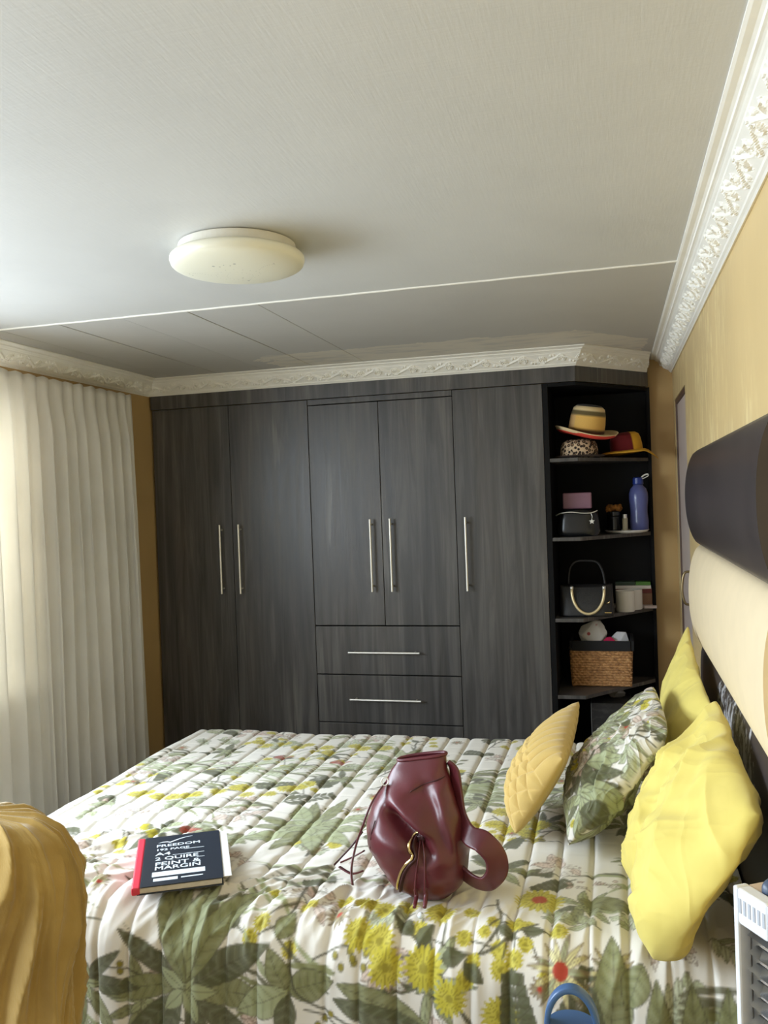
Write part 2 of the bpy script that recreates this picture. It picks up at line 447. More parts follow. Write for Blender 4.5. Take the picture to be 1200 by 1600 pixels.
for x0, x1, hx in ((xa, xb, -2.059), (xb, xc, -1.949)):
    d = panel('door', x0, x1, .10, 2.157, w1); bar_handle(d, (hx, D, 1.137), (hx, D, 1.511))
w2 = empty('wardrobe_unit', ((xc+xe)/2, D+.25, 0), 'dark charcoal wood wardrobe section with two short doors above a bank of drawers', 'wardrobe', 'built-in wardrobe sections')
carcass(w2, xc, xe)
panel('top_rail', xc, xe, 2.127, 2.157, w2, g=.001)
for x0, x1, hx in ((xc, xd, -1.213), (xd, xe, -1.107)):
    d = panel('door', x0, x1, .963, 2.125, w2); bar_handle(d, (hx, D, 1.142), (hx, D, 1.517))
for z0, z1, hz in ((.706, .960, .826), (.453, .703, .580), (.20, .450, .33)):
    d = panel('drawer', xc, xe, z0, z1, w2); bar_handle(d, (-1.355, D, hz), (-.975, D, hz))
panel('plinth', xc, xe, .10, .198, w2)
w3 = empty('wardrobe_unit', ((xe+xf)/2, D+.25, 0), 'dark charcoal wood wardrobe section with one full-height door beside the open shelves', 'wardrobe', 'built-in wardrobe sections')
carcass(w3, xe, xf)
d = panel('door', xe, xf, .10, 2.157, w3); bar_handle(d, (-.717, D, 1.142), (-.717, D, 1.513))

# open corner shelf unit
SH = [.25, .62, .998, 1.397, 1.787]
su = empty('corner_shelf_unit', (-.05, 4.55, 0), 'black open corner shelf unit with angled front at the end of the wardrobe', 'shelf unit')
MB().box(xf+.001, -.292, D+.002, YB-.004, 0, 2.157).build('side_panel', M_BLACK, su, bevel=.001)
MB().box(-.292, EX+.005, YB-.012, YB-.004, 0, 2.157).build('back_panel', M_BLACK, su)
MB().box(EX-.012, EX+.005, EY+.005, YB-.012, 0, 2.157).build('end_panel', M_BLACK, su)
pent = [(-.2918, D+.004), (CX, D+.004), (EX-.012, EY-.004), (EX-.012, YB-.0125), (-.2918, YB-.0125)]
for z in SH: MB().prism(pent, z-.018, z).build('shelf', M_WOOD if z > 1 else M_WOOD, su, bevel=.001)
MB().prism(pent, 2.139, 2.157).build('shelf', M_BLACK, su, bevel=.001)
MB().prism(pent, 0, .08).build('plinth', M_BLACK, su)
fb = empty('fascia_board', (-1.2, D, 2.157), 'dark wood fascia board running above the wardrobe doors under the cornice', 'fascia')
g0 = .001
MB().box(xa, CX, FY, FY+.016, 2.157+g0, ZC-.002).build('straight_board', M_WOOD, fb, bevel=.001)
q = [(CX+.0005, FY), (CX+.0005+cdx*(cl-.004), FY+cdy*(cl-.004)), (CX+.0005+cdx*(cl-.004)-nx*.016, FY+cdy*(cl-.004)-ny*.016), (CX+.0005-nx*.0, FY+.016)]
MB().prism(q, 2.157+g0, ZC-.002).build('angled_board', M_WOOD, fb, bevel=.001)

# ------------------------------------------------------------------ ceiling lamp
LX, LY = -.965, 2.175
lamp = empty('ceiling_lamp', (LX, LY, ZC), 'round flush ceiling lamp with cream diffuser and white base ring', 'lamp')
MB().lathe([(.0, ZC), (.150, ZC), (.158, ZC-.004), (.160, ZC-.030), (.166, ZC-.036), (.0, ZC-.036)], (LX, LY, 0), 72).build('base_ring', M_WHITE, lamp, smooth=False, bevel=0)
tdf = NT('cream_diffuser'); tdf.base(rgba((236,232,212))); tdf.set(Roughness=.28); tdf.p.inputs['Subsurface Weight'].default_value = .15
tdf.p.inputs['Subsurface Radius'].default_value = (.02,.02,.015)
prof = [(.168, ZC-.030), (.176, ZC-.031), (.181, ZC-.036), (.182, ZC-.044), (.179, ZC-.052)]
prof += [(.179*math.cos(a), ZC-.052-.030*math.sin(a)) for a in [k*math.pi/2/14 for k in range(1, 15)]]
prof[-1] = (0.0, prof[-1][1])
MB().lathe(prof, (LX, LY, 0), 96).build('diffuser', tdf.m, lamp, smooth=True)
mo = simple('grey_print', (186,184,170), .4)
def under(x, y):
    r = math.hypot(x, y)/.179; return ZC-.052-.030*math.sqrt(max(0, 1-r*r))-.0004
dots = MB()
def dot(x, y, r):
    n = 8; dots.add([(LX+x+r*math.cos(2*math.pi*k/n), LY+y+r*math.sin(2*math.pi*k/n), under(x+r*math.cos(2*math.pi*k/n), y+r*math.sin(2*math.pi*k/n))) for k in range(n)], [tuple(range(n))[::-1]])
for x, y, r in [(-.03,-.09,.004),(.03,-.09,.004),(-.015,-.083,.0025),(.015,-.083,.0025),(0,-.092,.002),(-.13,-.03,.0025),(-.128,-.015,.0025),(.12,-.04,.0025),(0,.03,.003),(0,.07,.004)]: dot(x, y, r)
for sgn in (-1, 1):
    for k in range(9):
        a = k/8; dot(sgn*(.012+.05*math.sin(a*math.pi)), -.055+.11*a, .0014); dot(sgn*(.01+.026*math.sin(a*math.pi)), -.03+.085*a, .0012)
        dot(sgn*(.07+.05*a), -.02-.02*math.sin(a*2.5), .0012)
dots.build('printed_motif', mo, lamp)['kind'] = 'stuff'

# ------------------------------------------------------------------ curtain
tcu = NT('cream_curtain_cloth')
v = tcu.geo((1,1,1)); nn = tcu.noise(tcu.geo((220,220,60)), 1, 2)
tcu.base(tcu.ramp(tcu.noise(v, 4, 3), [(.3, lin((232,229,222))), (.7, lin((243,240,234)))])); tcu.set(Roughness=.85)
tcu.p.inputs['Specular IOR Level'].default_value = .15
bn = tcu.bump(nn, .15, .001)
trl = tcu.node('ShaderNodeBsdfTranslucent'); trl.inputs[0].default_value = rgba((246,240,228)); mxs = tcu.node('ShaderNodeMixShader'); mxs.inputs[0].default_value = .30
tcu.link(tcu.p.outputs[0], mxs.inputs[1]); tcu.link(trl.outputs[0], mxs.inputs[2]); tcu.link(mxs.outputs[0], tcu.out.inputs['Surface'])
CU0, CU1, CZ0, CZ1 = 2.72, 3.965, .03, 2.204
cur = empty('curtain', (XL+.10, (CU0+CU1)/2, CZ0), 'cream pleated full-length curtain hanging at the left wall', 'curtain')
nu, nv = 420, 60
nz = Noise2(3)
yy = np.linspace(0, 1, nu)[None, :]; zz = np.linspace(0, 1, nv)[:, None]      # zz 0 bottom .. 1 top
W = CU1-CU0
ph = yy*W/.088
warp = .35*nz(yy*9+3, zz*1.2)+.55*nz(yy*4, zz*.6+5)
fold = np.sin(2*np.pi*(ph+warp))
fold = np.sign(fold)*np.abs(fold)**.8
amp = (.018+.017*np.clip((1-zz)/.5, 0, 1)**.7)*(1+.5*nz(yy*12, zz*0+2.))
amp = np.where(zz > .955, .008, amp*np.clip((.975-zz)/.10+.25, .25, 1))
amp = amp*np.clip((1-yy)/.03, .15, 1)
Xc = XL+.088+amp*fold+.010*nz(yy*20, zz*2.5)
Yc = CU0+W*yy+.014*np.cos(2*np.pi*(ph+warp))*np.clip((1-zz)/.3, 0, 1)+.045*(yy-.2)*(1-zz)**1.3
sc_ = .008*np.abs(np.sin(np.pi*ph*1.0))
Zc = CZ0+(CZ1-CZ0)*zz - np.where(zz > .95, sc_*(zz-.95)/.05, 0) + 0*yy
V = np.stack([Xc, Yc+0*zz, Zc], -1)
cb = mesh_obj('cloth', V.reshape(-1, 3), grid_faces(nv, nu).tolist(), tcu.m, cur, smooth=True)
so = cb.modifiers.new('solid', 'SOLIDIFY'); so.thickness = .0015
hb = MB().box(XL+.012, XL+.034, CU0-.5, CU1+.02, CZ1-.045, CZ1-.02)
tag(hb.build('curtain_track', M_WHITE, bevel=.002), 'white curtain track fixed to the left wall behind the curtain top', 'curtain track')

# ------------------------------------------------------------------ bed, headboard
M_DIVAN = simple('brown_divan_cloth', (70,58,50), .8, bump=.2, bscale=300)
M_MATT = simple('mattress_ticking', (225,222,214), .8)
bed = empty('bed', (-.75, 2.7, 0), 'double bed covered by the floral quilt', 'bed')
MB().box(-1.78, .285, 1.95, 3.44, .08, .34).build('divan_base', M_DIVAN, bed, bevel=.02)
MB().box(-1.78, .285, 1.95, 3.44, .342, .592).build('mattress', M_MATT, bed, bevel=.05, seg=4)
for x in (-1.70, .20):
    for y in (2.02, 3.37): MB().lathe([(.025, 0), (.032, .08)], (x, y, 0), 16).build('leg', M_BLACK, bed)

t = NT('dark_brown_leatherette'); v = t.coords()
t.base(t.ramp(t.noise(v, 6, 4), [(.3, lin((50,43,42))), (.7, lin((60,52,50)))])); t.set(Roughness=.36)
t.bump(t.noise(v, 260, 3, .6), .16, .001); M_LEATH = t.m
t = NT('dark_leatherette_peeling'); v = t.coords()
pm = t.ramp(t.noise(t.geo((1.0, 5.2, 3.4)), 5.0, 9, .74, .5), [(.50, (0,0,0)), (.53, (1,1,1))])
g = t.node('ShaderNodeNewGeometry'); sp = t.node('ShaderNodeSeparateXYZ'); t.link(g.outputs['Position'], sp.inputs[0])
wy = t.math('SUBTRACT', 1.0, t.math('MULTIPLY', t.math('ABSOLUTE', t.math('SUBTRACT', sp.outputs[1], 2.44)), 2.4))
wz = t.math('SUBTRACT', 1.0, t.math('MULTIPLY', t.math('ABSOLUTE', t.math('SUBTRACT', sp.outputs[2], .93)), 7.5))
wm = t.math('MULTIPLY', t.math('MAXIMUM', wy, 0), t.math('MAXIMUM', wz, 0))
bw = t.node('ShaderNodeRGBToBW'); t.link(pm, bw.inputs[0])
fac = t.math('MULTIPLY', bw.outputs[0], t.math('GREATER_THAN', t.math('ADD', wm, t.math('MULTIPLY', t.math('SUBTRACT', t.noise(t.geo((1,9,9)), 3, 3), .5), .5)), .12))
t.base(t.mix(fac, t.ramp(t.noise(v, 6, 4), [(.3, lin((50,43,42))), (.7, lin((60,52,50)))]), rgba((176,174,176)))); t.set(Roughness=.45)
t.bump(fac, .25, -.002); M_PEEL = t.m
M_CREAM = simple('cream_leatherette', (228,208,172), .5, var=.03, bump=.08, bscale=200)
hbd = empty('headboard', (.30, 2.55, .30), 'padded headboard with dark brown top roll and cream panel on the ochre wall', 'headboard')
HY0, HY1 = 1.70, 3.30
def pad(name, z0, z1, bulge, mat, e=.025, p=2.2, x0=.300):
    nb, nl = 28, 60
    V = []; 
    for j in range(nl+1):
        fy = j/nl; 
        y = HY0+(HY1-HY0)*fy
        for i in range(nb+1):
            s = -1+2*i/nb; a = math.asin(max(-1, min(1, s)))
            z = (z0+z1)/2+(z1-z0)/2*s
            b = bulge*(1-abs(s)**p)**.62
            ed = 1.0
            V.append((x0-b*ed, y, z))
    F = [tuple(q) for q in grid_faces(nl+1, nb+1).tolist()]
    n = len(V)
    # back and ends
    bk = [(x0+.016, HY0, z0), (x0+.016, HY0, z1), (x0+.016, HY1, z0), (x0+.016, HY1, z1)]
    V += bk
    m = nb+1
    F.append(tuple([n, n+1]+[k for k in range(nb, -1, -1)]))
    F.append(tuple([n+3, n+2]+[nl*m+k for k in range(0, nb+1)]))
    F.append((n, n+2, n+3, n+1))
    F.append(tuple([n+2, n]+[j*m for j in range(nl+1)]))
    F.append(tuple([n+1, n+3]+[j*m+nb for j in range(nl, -1, -1)]))
    o = mesh_obj(name, V, F, mat, hbd, smooth=True)
    md = o.modifiers.new('es', 'EDGE_SPLIT'); md.split_angle = math.radians(50)
    return o
pad('top_roll', 1.407, 1.748, .046, M_LEATH)
pad('cream_panel', 1.046, 1.406, .044, M_CREAM)
pad('lower_panel', .34, 1.045, .012, M_PEEL, p=8)
for y in (1.9, 3.1): MB().box(.30, .318, y-.04, y+.04, 0, .338).build('leg', M_BLACK, hbd)

# ------------------------------------------------------------------ floral print painted as vertex colour on the cloth grid
PAL = {k: np.array(lin(c)) for k, c in dict(
    cream=(228,223,213), olive=(132,134,90), dolive=(92,94,64), sage=(164,170,130), psage=(196,202,172), yellow=(196,184,58), dyell=(150,138,44),
    brown=(120,98,80), line=(84,80,58), pink=(214,190,176), red=(172,62,40), grey=(110,108,84), pyell=(220,212,150)).items()}
class Canvas:
    def __init__(s, S, T, base='cream'):
        s.S = np.asarray(S); s.T = np.asarray(T); s.C = np.tile(PAL[base], (len(T), len(S), 1)).astype(float)
    def reg(s, x0, x1, y0, y1):
        a, b = np.searchsorted(s.S, [x0, x1]); c, d = np.searchsorted(s.T, [y0, y1])
        if b-a < 1 or d-c < 1: return None
        return slice(c, d), slice(a, b), s.S[a:b][None, :], s.T[c:d][:, None]
    def put(s, r, m, col, al=1.0):
        c = PAL[col] if isinstance(col, str) else np.array(col)
        m = np.clip(m, 0, 1)[..., None]*al
        s.C[r[0], r[1]] = s.C[r[0], r[1]]*(1-m)+c*m
    def leaf(s, x, y, ang, L, Wd, fill='olive', line='line', al=.95, bend=0., veins=0, outline=True, aa=.0035, shape=.8):
        R = L*1.15+Wd
        r = s.reg(x-R, x+R, y-R, y+R)
        if r is None: return
        dx = r[2]-x; dy = r[3]-y; c, sn = math.cos(ang), math.sin(ang)
        u = (dx*c+dy*sn)/L; v = -dx*sn+dy*c-bend*L*u*u
        uc = np.clip(u, 0, 1); w = Wd*.5*np.sin(np.pi*uc**shape)
        ins = (w-np.abs(v))/aa+.5
        m = np.where((u > 0) & (u < 1), ins, 0)
        s.put(r, m, fill, al)
        if outline:
            o = np.clip(1-np.abs(np.abs(v)-w)/(.8*aa), 0, 1)*((u > 0) & (u < 1)); s.put(r, o, line, .75)
        mid = np.clip(1-np.abs(v)/(.7*aa), 0, 1)*((u > .02) & (u < .95)); s.put(r, mid, line, .6*(outline or veins > 0))
        if veins:
            q = (u*veins-np.abs(v)/(Wd+1e-6)*1.6) % 1.0
            ve = np.clip(1-np.abs(q-.5)/.14, 0, 1)*(np.abs(v) < w*.92)*((u > .05) & (u < .95)); s.put(r, ve, line, .38)
            q2 = (u*veins-np.abs(v)/(Wd+1e-6)*1.6+.5) % 1.0
            s.put(r, np.clip(1-np.abs(q2-.5)/.2, 0, 1)*(np.abs(v) < w*.8)*((u > .05) & (u < .95)), 'psage', .12)
    def stem(s, pts, w=.004, col='line', al=.9):
        P = np.array(spline([(p[0], p[1], 0) for p in pts], 10*len(pts)))[:, :2]
        r = s.reg(P[:,0].min()-w*2, P[:,0].max()+w*2, P[:,1].min()-w*2, P[:,1].max()+w*2)
        if r is None: return
        d = np.full(np.broadcast(r[2], r[3]).shape, 9.)
        for a, b in zip(P[:-1], P[1:]):
            e = b-a; l2 = e@e+1e-12
            tt = np.clip(((r[2]-a[0])*e[0]+(r[3]-a[1])*e[1])/l2, 0, 1)
            d = np.minimum(d, np.hypot(r[2]-a[0]-tt*e[0], r[3]-a[1]-tt*e[1]))
        s.put(r, (w-d)/.003+.5, col, al)
    def daisy(s, x, y, R, fill='yellow', cen='dyell', n=16, squash=1.0, spokes='dyell', rc=.22):
        r = s.reg(x-R*1.2, x+R*1.2, y-R*1.2, y+R*1.2)
        if r is None: return
        dx = r[2]-x; dy = (r[3]-y)/squash; rr = np.hypot(dx, dy); th = np.arctan2(dy, dx)
        ed = R*(.88+.12*np.cos(n*th))
        s.put(r, (ed-rr)/.003+.5, fill, .95)
        sp = np.clip((np.cos(n*th+np.pi)-.35)/.4, 0, 1)*(rr < ed*.96)*(rr > R*.25); s.put(r, sp, spokes, .75)
        s.put(r, (R*rc-rr)/.003+.5, cen, .95)
    def blob(s, x, y, R, col, al=1.):
        r = s.reg(x-R*1.3, x+R*1.3, y-R*1.3, y+R*1.3)
        if r is None: return
        s.put(r, (R-np.hypot(r[2]-x, r[3]-y))/.003+.5, col, al)

def rosette(C, x, y, R, g, n=9, a0=0., fills=('olive','sage','dolive'), veins=5, sx=(0, 2*math.pi)):
    for k in range(n):
        a = a0+sx[0]+(sx[1]-sx[0])*k/n+g.uniform(-.15, .15)
        C.leaf(x+.1*R*math.cos(a), y+.1*R*math.sin(a), a, R*g.uniform(.75, 1.05), R*g.uniform(.20, .31), g.choice(fills), veins=veins, bend=g.uniform(-.15, .15))
    for k in range(5): C.leaf(x, y, a0+k*1.3, R*.35, R*.16, 'sage')
def sprig(C, x, y, L, ang, g, n=9, R=.028):
    pts = [(x+L*t*math.cos(ang+.25*math.sin(3*t)), y+L*t*math.sin(ang+.25*math.sin(3*t))) for t in (0,.25,.5,.75,1)]
    C.stem(pts, .0035)
    for k in range(n):
        t = .15+.85*k/(n-1); i = min(int(t*4), 3); f_ = t*4-i
        bx = pts[i][0]*(1-f_)+pts[i+1][0]*f_; by = pts[i][1]*(1-f_)+pts[i+1][1]*f_
        a = ang+(1 if k % 2 else -1)*g.uniform(.5, 1.1); l = g.uniform(.05, .09)
        C.stem([(bx, by), (bx+l*.5*math.cos(a), by+l*.5*math.sin(a)), (bx+l*math.cos(a), by+l*math.sin(a))], .0022)
        if k % 4 == 3: C.leaf(bx, by, a, .05, .026, 'dolive')
        C.daisy(bx+l*math.cos(a), by+l*math.sin(a), R*g.uniform(.75, 1.1))
def fern(C, x, y, L, ang, g, col='dolive', w=.022, n=7):
    C.stem([(x, y), (x+L*.5*math.cos(ang), y+L*.5*math.sin(ang)), (x+L*math.cos(ang), y+L*math.sin(ang))], .003, col)
    for k in range(n):
        t = (k+1)/(n+.3); px, py = x+L*t*math.cos(ang), y+L*t*math.sin(ang)
        for sg in (-1, 1): C.leaf(px, py, ang+sg*.85, L*.36*(1.1-.6*t), w*(1.1-.4*t), col, shape=1.3)
    C.leaf(x+L*.95*math.cos(ang), y+L*.95*math.sin(ang), ang, L*.2, w, col)
def grass(C, x, y, L, ang, g, n=9, cols=('olive','sage','grey')):
    for k in range(n):
        a = ang+g.uniform(-.55, .55)
        C.leaf(x+g.uniform(-.03,.03), y+g.uniform(-.03,.03), a, L*g.uniform(.6, 1.1), g.uniform(.010, .020), g.choice(cols), outline=False, bend=g.uniform(-.35, .35), shape=.6)
def peony(C, x, y, R, g, fill='pink', n=11):
    for k in range(n):
        a = g.uniform(0, 6.28); rr = g.uniform(0, .5)*R
        C.leaf(x+rr*math.cos(a), y+rr*math.sin(a), a+g.uniform(-.6,.6), R*g.uniform(.45,.75), R*g.uniform(.25,.42), fill if g.random() < .6 else 'cream', 'brown', al=.7, bend=g.uniform(-.4,.4), veins=3)
def herb(C, x, y, L, ang, g, fills=('psage','sage'), n=9):
    pts = [(x, y), (x+L*.5*math.cos(ang), y+L*.5*math.sin(ang)), (x+L*math.cos(ang+.15), y+L*math.sin(ang+.15))]
    C.stem(pts, .0025, 'grey')
    for k in range(n):
        t = .1+.9*k/n; sg = 1 if k % 2 else -1
        C.leaf(x+L*t*math.cos(ang), y+L*t*math.sin(ang), ang+sg*g.uniform(.5,1.0), L*.38*(1.15-.6*t), L*.16, g.choice(fills), 'grey', veins=4, al=.85, bend=sg*.1)
def aster(C, x, y, R, g):
    for k in range(14):
        a = k*2*math.pi/14+g.uniform(-.1,.1); C.leaf(x, y, a, R*g.uniform(.8,1.1), R*.17, 'pyell' if k % 3 else 'sage', 'brown', al=.9)
    C.blob(x, y, R*.22, 'red')
def berries(C, x, y, L, ang, g):
    C.stem([(x, y), (x+L*.5*math.cos(ang+.2), y+L*.5*math.sin(ang+.2)), (x+L*math.cos(ang), y+L*math.sin(ang))], .0022)
    for k in range(9):
        t = .3+.7*g.random(); a = g.uniform(-.03, .03)
        C.blob(x+L*t*math.cos(ang)-a*math.sin(ang), y+L*t*math.sin(ang)+a*math.cos(ang), .0085, 'line', .8)
        C.blob(x+L*t*math.cos(ang)-a*math.sin(ang), y+L*t*math.sin(ang)+a*math.cos(ang), .0065, 'dyell', .9)

# ------------------------------------------------------------------ quilt
ZT = .6185; YC, RR = 1.955, .105; YF = 3.44; XF, RF = -1.77, .09
tn0 = YC-RR*1.50                      # end of the near arc (unrolled)
s_main = np.arange(-1.95, .282, .0037)
s_all = np.concatenate([np.linspace(-2.33, -1.955, 24), s_main])
t_drop = np.arange(1.32, 2.02, .0040); t_top = np.arange(2.02, 3.46, .0058); t_far = np.linspace(3.465, 3.90, 26)
t_all = np.concatenate([t_drop, t_top, t_far])
g = random.Random(21)
CV = Canvas(s_all, t_all)
# all-over filling of the print, drawn in a loose half-drop order
cells = []
step = .135
for j, ty in enumerate(np.arange(1.25, 3.95, step)):
    for i, sx in enumerate(np.arange(-2.3, .3, step)):
        cells.append((sx+(.5*step if j % 2 else 0)+g.uniform(-.05,.05), ty+g.uniform(-.05,.05)))
g.shuffle(cells)
for n_, (x, y) in enumerate(cells):
    k = g.random(); a = g.uniform(0, 6.28)
    if k < .15: peony(CV, x, y, g.uniform(.05,.09), g)
    elif k < .40: herb(CV, x, y, g.uniform(.10,.18), a, g)
    elif k < .58: grass(CV, x, y, g.uniform(.14,.26), g.choice((0., math.pi))+g.uniform(-.5,.5), g, n=6)
    elif k < .70: sprig(CV, x, y, g.uniform(.10,.2), a, g, n=5, R=.022)
    elif k < .78: fern(CV, x, y, g.uniform(.08,.13), a, g)
    elif k < .86: aster(CV, x, y, g.uniform(.025,.04), g)
    elif k < .93: rosette(CV, x, y, g.uniform(.08,.12), g, n=7)
    else: berries(CV, x, y, .12, a, g)
# the large motifs that stand out
rosette(CV, -1.02, 1.735, .24, g, n=10, fills=('olive','dolive','dolive'), veins=9)
for a in (1.05, 1.5, 2.0): CV.leaf(-1.02, 1.75, a, .30, .062, 'sage' if a == 1.5 else 'olive', veins=9)
rosette(CV, -.92, 2.44, .22, g, n=11, fills=('sage','olive','sage'))
rosette(CV, -.78, 3.10, .19, g, n=9, fills=('sage','psage','olive'))
rosette(CV, -1.30, 1.72, .15, g, n=7, fills=('dolive','olive'))
CV.leaf(-.76, 1.76, 2.1, .10, .055, 'olive', veins=6); CV.leaf(-.76, 1.76, .3, .12, .075, 'olive', veins=6); CV.leaf(-.76, 1.76, 3.6, .15, .075, 'sage', veins=6); CV.leaf(-.76, 1.75, 4.6, .11, .05, 'dolive', veins=5)
CV.leaf(-.79, 1.86, 1.2, .07, .05, 'olive', veins=4)
CV.stem([(-.76, 1.86), (-.74, 1.76), (-.66, 1.72), (-.58, 1.70)], .003)
CV.leaf(-.64, 1.79, -.25, .24, .055, 'olive', veins=7, bend=-.12); CV.leaf(-.65, 1.755, -.30, .22, .05, 'dolive', veins=7, bend=.1)
berries(CV, -.72, 1.72, .12, -.4, g); berries(CV, -.70, 1.83, .14, .2, g)
CV.stem([(-.26, 1.60), (-.36, 1.77), (-.43, 1.86), (-.52, 1.93), (-.60, 1.96)], .0045); CV.stem([(-.43,1.86),(-.50,1.85),(-.54,1.83)], .003); CV.stem([(-.40,1.88),(-.40,1.93),(-.42,1.98)], .003); CV.stem([(-.36,1.77),(-.42,1.78)], .003)
for x, y, R in [(-.60,1.97,.034),(-.55,1.955,.03),(-.595,1.885,.036),(-.545,1.875,.038),(-.525,1.83,.042),(-.44,1.835,.048),(-.38,1.785,.040),(-.42,1.965,.040),(-.50,1.975,.028),(-.66,1.985,.022),(-.27,1.755,.045),(-.29,1.70,.042),(-.36,1.64,.050)]:
    CV.daisy(x, y, R, n=18)
for x, y, a in [(-.47,1.90,2.6),(-.40,1.855,.2),(-.46,1.88,.9),(-.35,1.85,-.6)]: CV.leaf(x, y, a, .055, .034, 'dolive')
fern(CV, -.22, 1.66, .17, 1.7, g, w=.034); fern(CV, -.14, 1.70, .16, 1.2, g, w=.030); fern(CV, -.17, 1.58, .14, 2.2, g, w=.03)
aster(CV, -.14, 1.855, .075, g); aster(CV, -.03, 1.86, .06, g)
CV.leaf(-.05, 1.70, 1.35, .24, .085, 'olive', veins=8, bend=.15); CV.leaf(-.08, 1.67, 1.5, .16, .05, 'dolive', veins=6); CV.leaf(.03, 1.88, -2.0, .09, .06, 'olive', veins=5)
CV.daisy(-.20, 2.07, .062, 'yellow', 'red', n=20, spokes='dyell', rc=.3); CV.leaf(-.11, 2.09, -.12, .17, .07, 'olive', veins=5)
for k in range(7): peony(CV, -.12+.05*k, 2.17+.01*(k % 3), .035, g, 'pink', 5)
for x in (.06, .13, .20): CV.daisy(x, 1.72+g.uniform(-.03,.03), .03, n=5); CV.leaf(x, 1.72, 1.6, .14, .05, 'olive', veins=4)
for x, y in [(-.36,2.66),(-.28,2.62),(-.37,2.55),(-.33,2.52),(-.27,2.50),(-.24,2.57)]: CV.daisy(x, y, .036, n=16)
grass(CV, -.58, 2.84, .34, .15, g, n=14); grass(CV, -.52, 2.98, .36, .1, g, n=10); grass(CV, -.30, 2.78, .24, math.pi, g, n=7)
for x, y in [(-.36,3.33),(-.26,3.26),(-.31,3.22),(-.20,3.30)]: CV.daisy(x, y, .036, n=14)
for k in range(14): CV.daisy(-1.62+.045*k+g.uniform(-.02,.02), 2.60+.012*k+g.uniform(-.05,.05), .032, n=14)
for k in range(10): CV.daisy(-1.45+.06*k+g.uniform(-.02,.02), 3.24+g.uniform(-.06,.06), .034, n=14)
for k in range(5): grass(CV, -1.75+.12*k, 2.92+.05*(k % 2), .32, .2, g, n=6, cols=('psage','sage','grey'))
fern(CV, -1.25, 2.75, .14, .3, g); fern(CV, -1.1, 2.62, .18, .5, g); fern(CV, -1.4, 2.86, .1, 2.8, g)
for x, y in [(-1.28,2.30),(-1.30,3.08),(-1.06,3.05)]: CV.leaf(x, y, .3, .09, .03, 'red', al=.8); CV.leaf(x, y, .9, .06, .02, 'red', al=.7)

Sg, Tg = np.meshgrid(s_all, t_all)
def arc_map(dist, R):   # distance beyond the edge -> (outward, down, angle)
    a = np.clip(dist/R, 0, 1.50); rest = np.maximum(dist-R*1.5, 0)
    out = R*np.sin(a)+rest*math.cos(1.50); dn = R*(1-np.cos(a))+rest*math.sin(1.50)
    return out, dn, a
on, dnn, an = arc_map(np.maximum(YC-Tg, 0), RR)
of, dnf, af = arc_map(np.maximum(Tg-YF, 0), .09)
ox, dnx, ax_ = arc_map(np.maximum(XF-Sg, 0), RF)
PX = np.maximum(Sg, XF)-ox; PY = np.clip(Tg, YC, YF)-on+of
PZ = ZT-np.maximum(np.maximum(dnn, dnf), dnx)
NX = -np.sin(ax_)*.9; NY = -np.sin(an)+np.sin(af); NZ = np.maximum(np.cos(an)*np.cos(ax_)*np.cos(af), .02)
nl = np.sqrt(NX**2+NY**2+NZ**2); NX, NY, NZ = NX/nl, NY/nl, NZ/nl
n1, n2, n3 = Noise2(11), Noise2(12), Noise2(13)
drop = np.clip((2.10-Tg)/.22, 0, 1)
wobb = .010*n1(Tg*3, Sg*1.5)
fr_ = ((Sg+wobb)/.084) % 1.0
puff = (1-np.abs(2*fr_-1)**6)*.0105
ft = ((Tg+.006*n2(Sg*4, Tg*2))/.086) % 1.0
puff = puff-np.exp(-((ft-.5)/.045)**2)*.0022*np.clip((Tg-2.2)/.4, 0, 1)
disp = puff+.012*n3(Sg*3.2, Tg*3.2)
# gathers where the quilt turns over the near edge, loose creases round the notebook and in front of the bag
def ridge(cx, cy, sxx, syy, ang, across, along, amp, seed, bow=0.):
    c, s = math.cos(ang), math.sin(ang); dx = Sg-cx; dy = Tg-cy
    w = np.exp(-(dx/sxx)**2-(dy/syy)**2); nq = Noise2(seed)
    a = dx*c+dy*s; b = -dx*s+dy*c+bow*a*a
    v = nq(b/across+20, a/along+20)+.45*nq(b/across*2.1+7, a/along*1.6+3)
    return amp*w*(1-np.clip(np.abs(v)*3.2, 0, 1.3)**.9)
disp = disp+ridge(-.9, 1.93, 2.0, .13, math.pi/2, .050, .26, .0080, 61)
disp = disp+np.clip((1.95-Tg)/.25, 0, 1)*(.010*np.sin(2*np.pi*(Sg+.05*n1(Sg*4, Tg))/.21))
disp = disp+ridge(-1.30, 2.10, .34, .24, .78, .050, .22, .019, 62)+ridge(-1.0, 1.99, .45, .13, .95, .045, .16, .017, 63)
disp = disp+ridge(-1.36, 2.38, .36, .20, .30, .060, .30, .015, 64, .3)+ridge(-.62, 1.99, .30, .13, 1.05, .045, .18, .013, 65)+ridge(-.66, 2.25, .32, .2, .85, .07, .25, .007, 66)
disp = disp+ridge(-.05, 1.96, .36, .14, 1.35, .06, .22, .008, 67)+ridge(-.8, 2.75, 1.2, .6, .9, .14, .35, .004, 68)
disp = disp*np.where(Sg > .24, .4, 1)
QV = np.stack([PX+NX*disp, PY+NY*disp, PZ+NZ*disp], -1)
def quilt_z(x, y):      # height of the quilt top at a point
    i = np.searchsorted(s_all, x); j = np.searchsorted(t_all, y); return float(QV[j, i, 2])
M_QUILT = attr_mat('quilt_printed_cotton', .62, .12, 500, .2)
quilt = mesh_obj('quilt', QV.reshape(-1, 3), grid_faces(len(t_all), len(s_all)).tolist(), M_QUILT, smooth=True, cols=CV.C.reshape(-1, 3))
tag(quilt, 'quilted bedspread with green leaf and yellow flower print on the bed', 'quilt')

